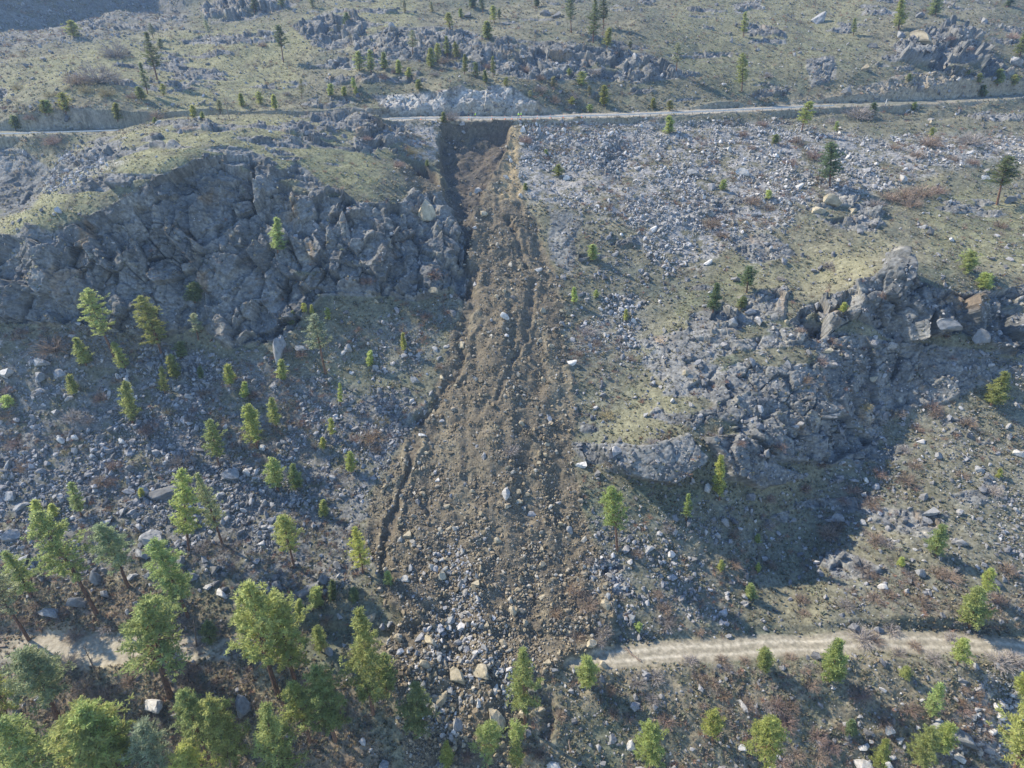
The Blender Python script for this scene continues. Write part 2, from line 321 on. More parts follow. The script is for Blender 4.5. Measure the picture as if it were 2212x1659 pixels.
# scar under the highway and gullies
hwb = sstep(4.6, 7.5, np.interp(x, HWX, HWY)*0.96-y*0.96)
dz_ -= sstep(.3, 1, m_scar)*(3.6*(.75+.25*sstep(165, 200, y))+1.3*fbm2(x, y, 5, 3, 121))*hwb
def gully(px, wid, depth, lev):
    global dz_
    pts = [ray_xy(a, b)[:2] for a, b in px]
    pts = [(p[0], p[1]) for p in pts]
    xs = [p[0] for p in pts]; sel = np.where((x > min(xs)-8) & (x < max(xs)+8) & (y > min(p[1] for p in pts)-8) & (y < max(p[1] for p in pts)+8))[0]
    jit = fbm2(x[sel], y[sel], 5, 4, 131)*2.2
    d, t = pline(x[sel]+jit, y[sel], pts)
    fade = sstep(0, .08, t)*(1-sstep(.9, 1, t))*(.45+.55*sstep(-.25, .1, fbm2(x[sel], y[sel], 9, 2, 133)+(wid > 5)))
    wv = wid*(0.75+0.6*(vn2(t*14, t*0, 5)+.5))
    dz_[sel] -= depth*(1-sstep(wv*0.4, wv, d))*fade
    dz_[sel] += lev*np.exp(-((d-wv*1.35)/(wid*0.4))**2)*fade
    return sel, (1-sstep(wv*.5, wv*.95, d))*fade
m_gul = np.zeros(len(x), np.float32)
for px, wd_, dp, lv in (([(1030,560),(1012,640),(1003,720),(990,770),(960,850),(922,893),(895,930)], 1.6, 1.25, .6),
                       ([(897,930),(893,985),(880,1030),(862,1070),(855,1120),(833,1180),(830,1240),(850,1290)], 1.3, .65, .5),
                       ([(1155,590),(1140,700),(1112,770),(1085,840),(1060,880)], 1.0, .35, .25),
                       ([(1090,470),(1110,520),(1145,590)], 1.4, 1.5, .3),

                       ([(2030,770),(1960,850),(1860,950),(1760,1060),(1710,1180),(1690,1290),(1650,1360)], 11.0, .8, .0),
                       ([(1180,1490),(1190,1560),(1180,1600)], 1.6, 1.0, .3)):
    sel, gm = gully(px, wd_, dp, lv); gm = gm*(wd_ < 5); m_gul[sel] = np.maximum(m_gul[sel], gm)
z = z + dz_
# ---- rock: blocks pushed out along the smooth surface normal
def grid_normals(x, y, z):
    Pg = np.stack([x, y, z], 1).reshape(NS, NR, 3)
    du = np.gradient(Pg, axis=0); dv = np.gradient(Pg, axis=1)
    nn = np.cross(du, dv); nn /= np.linalg.norm(nn, axis=2, keepdims=True)+1e-9
    return nn.reshape(-1, 3)
zs = z - dz_*0.7
nrm = grid_normals(x, y, zs).astype(np.float32)
P3 = np.stack([x, y, z], 1)
sel = np.where((m_rock > 0.02) & inview)[0]
p = P3[sel]; mr = m_rock[sel]; am = amp[sel]
warp = np.stack([vn3(p[:, 0]/5, p[:, 1]/5, p[:, 2]/5, 201+k) for k in range(3)], 1)*1.2 + np.stack([vn3(p[:, 0]/1.6, p[:, 1]/1.6, p[:, 2]/1.6, 211+k) for k in range(3)], 1)*0.25
a0, b0, f0, c0 = blocks(p+warp*1.6, 15.0, 291, (1, 1, 2.2))
a1, b1, f1, c1 = blocks(p+warp, 4.6, 301, (1, 1, 3.2))
a2, b2, f2, c2 = blocks(p+warp*.6, 2.5, 311, (1, .9, 2.5))
a3, b3, f3, c3 = blocks(p+warp*.3, 0.95, 321, (1, 1, 1.2))
ck = 0.10+0.90*sstep(.0, .35, vn3(p[:, 0]/6, p[:, 1]/6, p[:, 2]/6, 331))     # cracks open and close along their length
disp = mr*(am*(0.15 + 2.0*f0*(am > 1.7) + 1.45*f1 + 0.50*f2) + push[sel] + 0.20*f3*np.minimum(am+.2, 1) - 0.9*ck*(1-sstep(0, .05, b1))*np.minimum(am, 1.6) - 0.45*ck*(1-sstep(0, .06, b2))*np.minimum(am, 1) - .08*(1-sstep(0, .14, b3)))
disp += mr*0.12*vn3(p[:, 0]*2, p[:, 1]*2, p[:, 2]*2, 77)
disp *= np.clip((1-m_hw[sel])*sstep(4.2, 5.5, hwd[sel]), 0, 1)
disp *= sstep(2.6, 4, drd[sel])
P3[sel] += nrm[sel]*disp[:, None]
crack = np.zeros(len(x), np.float32); crack[sel] = mr*ck*np.minimum(am+.1, 1)*np.maximum(1-sstep(0, .05, b1), 0.6*(1-sstep(0, .06, b2)))
tone = np.zeros(len(x), np.float32); tone[sel] = (c1-.5)*.35+(c2-.5)*.4+(c3-.5)*.25
x, y, z = P3.T
# ---- albedo per vertex
def mix(a, b, t): return a*(1-t[:, None]) + np.asarray(b, np.float32)[None, :]*t[:, None]
N1 = fbm2(x, y+z, 16, 4, 401); N2 = fbm2(x, y+z, 3.0, 3, 411); N3 = fbm2(x, y+z*1.1, 0.7, 3, 421)
col = np.tile(np.array((0.148, 0.146, 0.106), np.float32), (len(x), 1))            # dry sage slope
col = mix(col, (0.188, 0.180, 0.127), sstep(-.1, .5, N1+N2*.6))
col = mix(col, (0.113, 0.124, 0.090), sstep(.1, .6, -N1+N2*.8))
col = mix(col, (0.205, 0.205, 0.122), m_lime*sstep(-.5, .3, N2+.4*N1+.25))
col = mix(col, (0.215, 0.175, 0.130), m_lit*sstep(-.4, .3, N2+.3))
col = mix(col, (0.27, 0.24, 0.16), m_lit*sstep(.0, .35, fbm2(x, y, 7, 3, 481)))
col = mix(col, (0.215, 0.190, 0.140), m_brush*.8*sstep(-.4, .3, N1+N2))
col = mix(col, (0.165, 0.165, 0.165), m_talus*sstep(-.5, .2, N2+N3*.5)*.8)
col = mix(col, (0.27, 0.265, 0.265), m_pale*sstep(-.3, .3, N2+N3*.6+.1)*.8)
brn = mix(np.tile(np.array((0.160, 0.140, 0.105), np.float32), (len(x), 1)), (0.115, 0.100, 0.076), sstep(-.2, .4, N2+N3*.5))
ms = m_slide[:, None]; col = col*(1-ms)+brn*ms
col = mix(col, (0.21, 0.188, 0.135), m_slide*sstep(.15, .5, fbm2(x, y*.5, 5, 3, 431))*.6)
col = mix(col, (0.088, 0.082, 0.074), sstep(.2, .9, m_scar)*sstep(-.5, .4, N2+.35)*.85)  # scar soil, darkened and greyed to paint in the channel's shade
col = mix(col, (0.13, 0.106, 0.083), m_scar*sstep(.15, .5, fbm2(x, y+z, 7, 2, 433))*.6)
col = mix(col, (0.125, 0.108, 0.085), m_gul*.7)
rk = mix(np.tile(np.array((0.195, 0.198, 0.192), np.float32), (len(x), 1)), (0.125, 0.130, 0.130), sstep(-.3, .4, fbm2(x, z*.5+y*.4, 6, 4, 441)+tone))
rk = mix(rk, (0.26, 0.18, 0.10), sstep(.38, .7, fbm2(x, z*.6+y*.4, 5, 3, 451))*.55)
rk = mix(rk, (0.33, 0.31, 0.26), sstep(.35, .7, fbm2(x, z*.4+y, 2.2, 3, 461)+tone*.4)*.6)
rk = mix(rk, (0.05, 0.052, 0.054), crack*.85)
tanm = pmask(u, v, [([(1860,190),(2000,150),(2070,160),(2110,212),(1980,218),(1850,222)], .8), ([(1100,270),(1130,270),(1120,420),(1080,430)], .9)], 8, wob_x, wob_y)
cutw = sstep(4.1, 4.6, hwd)*(1-sstep(6, 9, hwd))*(y > np.interp(x, HWX, HWY))*sstep(95, 115, x)
col = mix(col, (0.25, 0.215, 0.155), cutw*.8)
cutm = pmask(u, v, [([(800,205),(920,200),(1000,187),(1100,190),(1180,240),(1170,250),(870,254),(835,230)], .9)], 8, wob_x, wob_y)
rk = mix(rk, (0.32, 0.27, 0.19), tanm*.7); rk = mix(rk, (0.40, 0.395, 0.375), cutm*(1-sstep(.1, .5, fbm2(x, z*.25, 3, 3, 471)))*.85)
mr = sstep(.15, .6, m_rock)[:, None]; col = col*(1-mr)+rk*mr
col = mix(col, (0.30, 0.245, 0.15), pmask(u, v, [([(1105,272),(1140,272),(1120,340),(1125,430),(1075,440),(1090,350)], 1.)], 7, wob_x, wob_y)*.9)
rut = np.exp(-((np.abs(drd-0.85))/.36)**2)*sstep(-40, 0, x)+.45*(x < -30)
drc = mix(np.tile(np.array((0.27, 0.245, 0.19), np.float32), (len(x), 1)), (0.42, 0.385, 0.31), rut*.85)
m_ = (m_dr*(0.8+.2*sstep(-.4, .2, N3)))[:, None]; col = col*(1-m_)+drc*m_
col = mix(col, (0.30, 0.287, 0.255), m_hw*.9*(1-.65*sstep(90, 130, x))*(1-.75*sstep(100, 125, -x)))
sh = (1-sstep(3.9, 6.5, hwd))*(1-m_hw)*(1-sstep(.2, .6, m_scar)); col = mix(col, (0.30, 0.27, 0.21), sh*.8)
N4 = fbm2(x, y+z*1.3, .33, 2, 491)
col *= .93
col *= (1+(0.42*N3+0.14*N2+0.25*N4)*(1-.6*m_dr))[:, None]
col = np.clip(col, 0.02, .8)

cls = np.zeros(len(x), np.int8)
cls[m_rock > .35] = 1; cls[(m_slide > .5) & (m_rock <= .5)] = 2; cls[m_dr > .4] = 3; cls[m_hw > .5] = 4
def grid_faces():
    i = np.arange((NS-1)*(NR-1)); c = i//(NR-1); r = i % (NR-1); a = c*NR+r
    return np.stack([a, a+NR, a+NR+1, a+1], 1)
F = grid_faces()
fc = cls[F]; fcl = np.max(fc, 1)
mat_ground = None
def mesh_np(name, verts, faces, mat, vcol=None, smooth=True, parent=None):
    me = bpy.data.meshes.new(name); nf, k = faces.shape
    me.vertices.add(len(verts)); me.vertices.foreach_set('co', np.asarray(verts, np.float32).ravel())
    me.loops.add(nf*k); me.loops.foreach_set('vertex_index', faces.astype(np.int32).ravel())
    me.polygons.add(nf); me.polygons.foreach_set('loop_start', np.arange(0, nf*k, k, dtype=np.int32)); me.polygons.foreach_set('loop_total', np.full(nf, k, np.int32))
    me.polygons.foreach_set('use_smooth', np.full(nf, smooth, bool))
    me.update(calc_edges=True)
    if vcol is not None:
        at = me.color_attributes.new('tint', 'FLOAT_COLOR', 'POINT')
        at.data.foreach_set('color', np.c_[vcol, np.ones(len(vcol))].astype(np.float32).ravel())
    if mat: me.materials.append(mat)
    o = bpy.data.objects.new(name, me); COL.objects.link(o); o.parent = parent
    return o
# ------------------------------------------------------------ materials
def new_mat(name):
    m = bpy.data.materials.new(name); m.use_nodes = True
    return m, m.node_tree, m.node_tree.nodes['Principled BSDF']
def ground_mat(name, bump, sc1):
    m, t, b = new_mat(name)
    at = t.nodes.new('ShaderNodeAttribute'); at.attribute_name = 'tint'
    tc = t.nodes.new('ShaderNodeTexCoord')
    n1 = t.nodes.new('ShaderNodeTexNoise'); n1.inputs['Scale'].default_value = sc1; n1.inputs['Detail'].default_value = 6; n1.inputs['Roughness'].default_value = .65
    t.links.new(tc.outputs['Object'], n1.inputs['Vector'])
    mr_ = t.nodes.new('ShaderNodeMapRange'); mr_.inputs[1].default_value = .25; mr_.inputs[2].default_value = .75; mr_.inputs[3].default_value = .55; mr_.inputs[4].default_value = 1.45
    t.links.new(n1.outputs['Fac'], mr_.inputs[0])
    mx = t.nodes.new('ShaderNodeVectorMath'); mx.operation = 'SCALE'
    t.links.new(at.outputs['Color'], mx.inputs[0]); t.links.new(mr_.outputs[0], mx.inputs['Scale'])
    t.links.new(mx.outputs[0], b.inputs['Base Color'])
    bp = t.nodes.new('ShaderNodeBump'); bp.inputs['Strength'].default_value = bump; bp.inputs['Distance'].default_value = .25
    t.links.new(n1.outputs['Fac'], bp.inputs['Height']); t.links.new(bp.outputs[0], b.inputs['Normal'])
    b.inputs['Roughness'].default_value = .95; b.inputs['Specular IOR Level'].default_value = .15
    return m
M_ground = ground_mat('sage_soil', .7, 2.2); M_rock = ground_mat('weathered_granite', .5, 1.6)
M_slide = ground_mat('debris_soil', .8, 2.6); M_road = ground_mat('road_dust', .3, 1.5)
names = [('hillside', M_ground), ('rock_cliffs', M_rock), ('landslide_debris', M_slide), ('dirt_road', M_road), ('highway', M_road)]
for k, (nm, mt) in enumerate(names):
    f = F[fcl == k]; idx = np.unique(f); rm = np.full(len(x), -1, np.int64); rm[idx] = np.arange(len(idx))
    o = mesh_np(nm, P3[idx], rm[f], mt, col[idx]); o['kind'] = 'structure'
# ------------------------------------------------------------ what each photo pixel sees (used to set things on the ground)
u, v, dep = proj(x, y, z)
CELL = 3.0; ZW, ZH = int(2460/CELL), int(1900/CELL)
ci = ((u+120)/CELL).astype(int); cj = ((v+120)/CELL).astype(int); ok = (ci >= 0) & (ci < ZW) & (cj >= 0) & (cj < ZH) & (y > 30)
idx = np.where(ok)[0]; order = idx[np.argsort(-dep[idx], kind='stable')]
zbuf = np.full(ZW*ZH, -1, np.int64); zbuf[cj[order]*ZW+ci[order]] = order
def at_px(uu_, vv_):
    i = int((uu_+120)/CELL); j = int((vv_+120)/CELL); i = min(max(i, 0), ZW-1); j = min(max(j, 0), ZH-1)
    for r in range(0, 12):
        best = -1
        for a in range(max(i-r, 0), min(i+r, ZW-1)+1):
            for b in (j-r, j+r) if abs(a-i) < r else range(max(j-r, 0), min(j+r, ZH-1)+1):
                if 0 <= b < ZH and zbuf[b*ZW+a] >= 0: best = zbuf[b*ZW+a]; break
            if best >= 0: break
        if best >= 0: return best
    return None
nrm = grid_normals(x, y, z).astype(np.float32)
zc = dep.copy(); vis = np.zeros(len(x), bool)      # vertices the camera sees (min depth in their cell)
cellmin = np.full(ZW*ZH, 1e9); cc = cj[idx]*ZW+ci[idx]; np.minimum.at(cellmin, cc, dep[idx])
vis[idx] = dep[idx] < cellmin[cc]+2.5+0.02*dep[idx]
# ------------------------------------------------------------ rocks
def ico(sub):
    bm = bmesh.new(); bmesh.ops.create_icosphere(bm, subdivisions=sub, radius=1)
    vs = np.array([vt.co[:] for vt in bm.verts]); fs = np.array([[q.index for q in f.verts] for f in bm.faces]); bm.free(); return vs, fs
def rock_shape(seed, sub, nplanes=9, rough=0.05):
    r = np.random.default_rng(seed); vs, fs = ico(sub)
    for _ in range(nplanes):
        nvec = r.normal(size=3); nvec /= np.linalg.norm(nvec); d = r.uniform(.25, .66)
        t = np.maximum(vs @ nvec - d, 0); vs = vs - t[:, None]*nvec[None]
    vs = vs + r.normal(size=vs.shape)*rough
    vs /= np.abs(vs).max(0)
    return vs, fs
def rand_rot(n_, r):
    q = r.normal(size=(n_, 4)); q /= np.linalg.norm(q, axis=1, keepdims=True); a, b, c, d = q.T
    return np.stack([np.stack([1-2*(c*c+d*d), 2*(b*c-a*d), 2*(b*d+a*c)], 1), np.stack([2*(b*c+a*d), 1-2*(b*b+d*d), 2*(c*d-a*b)], 1), np.stack([2*(b*d-a*c), 2*(c*d+a*b), 1-2*(b*b+c*c)], 1)], 1)
def stone_mat(name, bump=.35):
    m = ground_mat(name, bump, 3.0); return m
M_stone = stone_mat('broken_stone')
def scatter(name, weight, count, smin, smax, tones, power=2.2, sub=1, sink=.25, seed=1, mat=None, flat=.75, minpx=0.0):
    r = np.random.default_rng(seed)
    cand = np.where(inview & vis & (weight > 0.02) & (m_hw < .2))[0]
    area = (dep[cand]/100.0)**1.2
    pw = weight[cand]*area; pw /= pw.sum()
    pick = r.choice(cand, count, p=pw)
    uu_ = r.random(count); sz = smin*(1-uu_*(1-(smin/smax)**power))**(-1/power)
    sz = np.maximum(sz, minpx*dep[pick]/597*0.5)
    V, Fc, C = [], [], []; off = 0
    base = [rock_shape(900+k, sub) for k in range(10)]
    which = r.integers(0, 10, count); tl = np.array(tones); tsel = tl[r.integers(0, len(tl), count)]*(0.78+.5*r.random((count, 1)))
    for k in range(10):
        mk = np.where(which == k)[0]
        if not len(mk): continue
        vs, fs = base[k]; nk = len(mk)
        s3 = sz[mk][:, None]*(np.array((1, .8, flat))*(0.75+.5*r.random((nk, 3))))*0.5
        loc = vs[None]*s3[:, None, :]
        Rm = rand_rot(nk, r); loc = np.einsum('nij,nkj->nki', Rm, loc)
        loc += (P3[pick[mk]] + nrm[pick[mk]]*(sz[mk][:, None]*(.5-sink)*flat))[:, None, :]
        V.append(loc.reshape(-1, 3)); Fc.append((fs[None]+off+(np.arange(nk)*len(vs))[:, None, None]).reshape(-1, 3)); off += nk*len(vs)
        C.append(np.repeat(tsel[mk], len(vs), 0))
    o = mesh_np(name, np.concatenate(V), np.concatenate(Fc), mat or M_stone, np.concatenate(C), smooth=False)
    o['kind'] = 'stuff'
    return o
G_PALE = [(.33,.33,.335), (.27,.27,.275), (.40,.39,.38), (.20,.21,.215), (.24,.23,.21)]
G_GREY = [(.17,.175,.185), (.22,.22,.225), (.12,.125,.135), (.27,.27,.27), (.15,.15,.15)]
G_BRN = [(.21,.178,.125), (.25,.215,.15), (.15,.125,.09), (.22,.195,.155), (.19,.16,.115), (.29,.275,.24)]
nz = fbm2(x, y*.45+z*.3, 9, 4, 601); nz2 = fbm2(x, y+z, 3.5, 2, 611)
clump = sstep(-.15, .45, nz+nz2*.6)
free = (1-m_dr)*(1-m_hw)
w_pale = m_pale*(0.08+clump)*(1-m_slide*(v < 1150))*(1-.45*m_slide)*free*(1-m_scar)
w_talus = (m_talus*(0.13+1.3*clump**1.2)*(1-.97*m_slide)*(1-m_rock*.8) + 0.03+.05*m_lime + 0.05*m_brush)*free
o = scatter('pale_scree', w_pale, int(26000*DETAIL), .24, 1.8, G_PALE, seed=3, sub=1, minpx=1.0, power=1.7)
o['label'] = 'pale broken scree stones scattered over the slope below the highway'; o['category'] = 'scree'
o = scatter('talus_stones', w_talus, int(46000*DETAIL), .25, 2.1, G_GREY+G_GREY[:2]+G_PALE[:2], seed=4, sub=1, minpx=.85, power=1.75, sink=.38)
o['label'] = 'grey talus stones lying over the slopes on both sides of the slide'; o['category'] = 'talus'
o = scatter('slide_rubble', m_slide*(0.3+sstep(-.2, .4, nz2))*(1-m_gul)*(1-m_scar*.75)*(.5+.8*sstep(60, 100, 160-y)), int(36000*DETAIL), .18, 1.5, G_BRN, seed=5, sub=1, minpx=.75, power=2.1)
o['label'] = 'brown mud coated rubble stones strewn down the landslide'; o['category'] = 'rubble'
wt = np.maximum(m_rock*.35, .08)*(u > 1200) + m_rock*.3*(v < 300)+.02
o = scatter('rock_fragments', (wt+.05*(v < 250))*free*(1-m_slide), int(9000*DETAIL), .4, 2.6, G_GREY, seed=6, sub=1, minpx=1.2, power=1.8)
o['label'] = 'grey rock fragments loose around the outcrops'; o['category'] = 'rock fragments'
o = scatter('pebbles', (.35+.3*m_brush+.4*m_talus+.6*m_pale+.3*(v < 260))*free*(1-m_slide)*(1-.7*m_lime)*(.4+sstep(-.3, .4, nz2)), int(46000*DETAIL), .12, .7, G_GREY+G_BRN[:2]+G_PALE[:2], seed=8, sub=1, minpx=.62, power=2.4)
o['label'] = 'small loose stones and clods littering the whole hillside'; o['category'] = 'stones'
# ------------------------------------------------------------ tufts of sage and dry grass
def tufts(name, weight, count, h0, h1, tones, mat, seed, blades=7):
    r = np.random.default_rng(seed)
    cand = np.where(inview & vis & (weight > 0.02) & (m_hw < .2))[0]
    pw = weight[cand]*(dep[cand]/100.)**1.2; pw /= pw.sum(); pick = r.choice(cand, count, p=pw)
    hh = (h0+(h1-h0)*r.random(count)**2)[:, None]*(np.maximum(dep[pick], 90)/130.)[:, None]**.3
    az = r.random((count, blades))*2*math.pi; tl = 0.3+0.9*r.random((count, blades))
    d = np.stack([np.cos(az)*tl, np.sin(az)*tl, np.ones_like(az)], 2); d /= np.linalg.norm(d, axis=2, keepdims=True)
    L = hh*(0.6+.5*r.random((count, blades)))
    side = np.stack([-np.sin(az), np.cos(az), np.zeros_like(az)], 2)*(L*.34)[:, :, None]
    b = P3[pick][:, None, :]-np.array((0, 0, .03)); tip = b+d*L[:, :, None]; mid = b+d*(L*.4)[:, :, None]
    V = np.stack([np.broadcast_to(b, tip.shape), mid+side, tip, mid-side], 2).reshape(-1, 3)
    nf = count*blades; f = np.arange(nf*4).reshape(-1, 4)
    tn = np.array(tones)[r.integers(0, len(tones), count)]*(0.8+.4*r.random((count, 1)))
    o = mesh_np(name, V, f, mat, np.repeat(tn, blades*4, 0), smooth=False); o['kind'] = 'stuff'; return o
def leaf_mat(name, transl, use_obj=False, rough=.8):
    m, t, b = new_mat(name); out = t.nodes['Material Output']
    at = t.nodes.new('ShaderNodeAttribute'); at.attribute_name = 'tint'; src = at.outputs['Color']
    if use_obj:
        oi = t.nodes.new('ShaderNodeObjectInfo'); mx = t.nodes.new('ShaderNodeMix'); mx.data_type = 'RGBA'; mx.blend_type = 'MULTIPLY'; mx.inputs[0].default_value = 1
        t.links.new(src, mx.inputs[6]); t.links.new(oi.outputs['Color'], mx.inputs[7]); src = mx.outputs[2]
    t.links.new(src, b.inputs['Base Color']); b.inputs['Roughness'].default_value = rough; b.inputs['Specular IOR Level'].default_value = .2
    tr = t.nodes.new('ShaderNodeBsdfTranslucent'); t.links.new(src, tr.inputs['Color'])
    ms_ = t.nodes.new('ShaderNodeMixShader'); ms_.inputs[0].default_value = transl
    t.links.new(b.outputs[0], ms_.inputs[1]); t.links.new(tr.outputs[0], ms_.inputs[2]); t.links.new(ms_.outputs[0], out.inputs['Surface'])
    return m
M_tuft = leaf_mat('dry_sage_leaf', .5)
w_sage = (1-m_rock*.75)*(1-m_slide*.96)*(1-m_talus*.5)*(1-m_pale*.7)*(1-m_dr)*(1-.95*m_lime)*(.25+sstep(-.4, .4, nz2-nz*.3))*(1-m_gul)
o = tufts('sagebrush_cover', w_sage, int(52000*DETAIL), .2, .75, [(.26,.265,.19), (.29,.28,.205), (.22,.245,.19), (.31,.285,.21), (.28,.25,.20)], M_tuft, 21)
o['label'] = 'grey green sagebrush ground cover over the hillside'; o['category'] = 'ground cover'
w_gr = (m_lime*.9+.12+.4*m_brush)*(1-m_slide)*(1-m_dr)*(1-m_rock*.85)*(.3+sstep(-.3, .3, nz2+.2))
o = tufts('dry_grass', w_gr, int(38000*DETAIL), .15, .4, [(.30,.30,.16), (.25,.26,.14), (.36,.33,.20)], M_tuft, 22, 6)
o['label'] = 'dry yellow green grass on the knolls and road verges'; o['category'] = 'grass'
o = tufts('needle_litter_brush', (m_lit+.1*m_brush)*(1-m_dr)*(1-m_slide*.8), int(10000*DETAIL), .2, .7, [(.38,.32,.23), (.42,.38,.28), (.32,.28,.22)], M_tuft, 23, 8)
o['label'] = 'low brown brush and needle litter under the pines'; o['category'] = 'undergrowth'
# ------------------------------------------------------------ things: helpers
def tagset(o, label, cat, group=None):
    o['label'] = label; o['category'] = cat
    if group: o['group'] = group
def empty(name, loc):
    o = bpy.data.objects.new(name, None); COL.objects.link(o); o.location = loc; o.empty_display_size = .3; return o
def child(name, me, parent, mat_=None):
    o = bpy.data.objects.new(name, me); COL.objects.link(o); o.parent = parent; return o
def me_np(name, V, Fc, mat, tint=None, smooth=True):
    o = mesh_np(name, V, Fc, mat, tint, smooth); me = o.data; bpy.data.objects.remove(o); return me
used = {}
def uniq(lbl):
    used[lbl] = used.get(lbl, 0)+1
    return lbl
# ------------------------------------------------------------ pines
M_bark, t_, b_ = new_mat('pine_bark'); 
n_ = t_.nodes.new('ShaderNodeTexNoise'); n_.inputs['Scale'].default_value = 3; n_.inputs['Detail'].default_value = 4
tc_ = t_.nodes.new('ShaderNodeTexCoord'); mp_ = t_.nodes.new('ShaderNodeMapping'); mp_.inputs['Scale'].default_value = (3, 3, .6)
t_.links.new(tc_.outputs['Object'], mp_.inputs[0]); t_.links.new(mp_.outputs[0], n_.inputs['Vector'])
cr_ = t_.nodes.new('ShaderNodeValToRGB'); cr_.color_ramp.elements[0].position = .35; cr_.color_ramp.elements[0].color = (.05, .035, .028, 1); cr_.color_ramp.elements[1].position = .65; cr_.color_ramp.elements[1].color = (.24, .13, .08, 1)
t_.links.new(n_.outputs['Fac'], cr_.inputs[0]); t_.links.new(cr_.outputs[0], b_.inputs['Base Color']); b_.inputs['Roughness'].default_value = .95
M_needle = leaf_mat('pine_needles', .6, True, .6)
M_twig = leaf_mat('bare_twigs', .10, True, .9)
def tube(pts, rad, sides=6):
    """tapered tube through pts; returns verts, quad faces"""
    pts = np.array(pts, float); n_ = len(pts); V = []; a = np.arange(sides)/sides*2*math.pi
    for i in range(n_):
        d = pts[min(i+1, n_-1)]-pts[max(i-1, 0)]; d /= np.linalg.norm(d)+1e-9
        up = np.array((0, 0, 1.)) if abs(d[2]) < .9 else np.array((1., 0, 0)); s_ = np.cross(d, up); s_ /= np.linalg.norm(s_); t = np.cross(d, s_)
        V.append(pts[i][None]+rad[i]*(np.cos(a)[:, None]*s_+np.sin(a)[:, None]*t))
    V = np.concatenate(V); f = []
    for i in range(n_-1):
        for k in range(sides):
            k2 = (k+1) % sides; f.append((i*sides+k, i*sides+k2, (i+1)*sides+k2, (i+1)*sides+k))
    return V, np.array(f)
class Acc:
    def __init__(s): s.V = []; s.F = []; s.C = []; s.n = 0
    def add(s, V, F_, c=(1, 1, 1)):
        s.V.append(V); s.F.append(F_+s.n); s.n += len(V); s.C.append(np.broadcast_to(np.asarray(c, float), (len(V), 3)))
    def me(s, name, mat, smooth=True): return me_np(name, np.concatenate(s.V), np.concatenate(s.F), mat, np.concatenate(s.C), smooth)
def needles(r, cen, rad, count, ln, wd):
    """clump of needle sprays round centres (N,3)"""
    N = len(cen); d = r.normal(size=(N, count, 3)); d[..., 2] = np.abs(d[..., 2])*.9-.15; d /= np.linalg.norm(d, axis=2, keepdims=True)
    b = cen[:, None]+d*rad*r.uniform(0, .75, (N, count, 1)); L = ln*r.uniform(.6, 1.25, (N, count, 1))
    s_ = np.cross(d, r.normal(size=(N, count, 3))); s_ /= np.linalg.norm(s_, axis=2, keepdims=True)+1e-9
    V = np.stack([b-s_*wd*.5, b+s_*wd*.5, b+d*L+s_*wd*.6, b+d*L-s_*wd*.6], 2)
    return V.reshape(-1, 3)
def pine_mesh(seed, hh, first, wid, dens, bare=0.0, shape='round'):
    """hh height, first = height share of the lowest branch, wid = crown radius"""
    r = np.random.default_rng(seed); tr = Acc(); cr = Acc()
    k = 9; zz = np.linspace(-.4, hh*.985, k); bend = r.normal(0, .012*hh, (k, 2)).cumsum(0)*np.linspace(0, 1, k)[:, None]*.5
    r0 = .010*hh+.09
    tr.add(*tube(np.c_[bend, zz], r0*(1-np.linspace(0, .93, k))**.9+.015, 7))
    nb = int(hh*dens); cen = []
    for i in range(nb):
        t = (i+r.random())/nb; t = min(.999, t+.35*math.sin(t*nb*6.283/9)/nb*9/6.283); h = hh*(first+(1-first)*t**.92)
        if shape == 'cone': prof = (1-t)**.85*(.55+.45*min(1, t*6))
        else: prof = math.sin(math.pi*min(1, .16+.84*t))**.62*(1-.25*t)
        L = wid*prof*r.uniform(.38, 1.2)+.12
        if r.random() < .08: L *= 1.25
        az = i*2.399+r.normal(0, .35); el = r.uniform(-.12, .35)+.5*t
        bx, by = np.interp(h, zz, bend[:, 0]), np.interp(h, zz, bend[:, 1]); p0 = np.array((bx, by, h))
        d = np.array((math.cos(az)*math.cos(el), math.sin(az)*math.cos(el), math.sin(el)))
        p1 = p0+d*L*.55; p2 = p0+d*L+np.array((0, 0, .14*L))
        br = max(.018, r0*.24*(1-t*.7)*min(1, L/wid+.2))
        tr.add(*tube([p0, p1, p2], [br, br*.7, br*.3], 4))
        if r.random() < bare*(1-t): continue
        m = max(2, int(L/.30)); q = r.uniform(.32, 1.05, m)[:, None]
        c = np.where(q < .55, p0+(p1-p0)*q/.55, p1+(p2-p1)*(q-.55)/.45) + r.normal(0, .12+.055*L, (m, 3))*np.array((1, 1, .45))
        cen.append(c)
    cen.append(np.array([[bend[-1, 0], bend[-1, 1], hh*.97], [bend[-1, 0], bend[-1, 1], hh]]))
    cen = np.concatenate(cen); cnt = 13
    V = needles(r, cen, .24, cnt, .36, .085)
    tint = (r.uniform(.72, 1.25, (len(cen), 1)) * np.array((1, 1, 1)))
    cr.add(V, np.arange(len(V)).reshape(-1, 4), np.repeat(tint, cnt*4, 0))
    return tr.me('pine_trunk', M_bark), cr.me('pine_crown', M_needle, False)
V_TALL = [pine_mesh(11, 20, .22, 3.2, 6.6, .1), pine_mesh(12, 20, .36, 2.8, 5.6, .2), pine_mesh(13, 20, .18, 3.4, 6.2, .1, 'cone'), pine_mesh(14, 20, .42, 2.9, 5.4, .25), pine_mesh(15, 20, .28, 3.0, 5.6, .15, 'cone')]
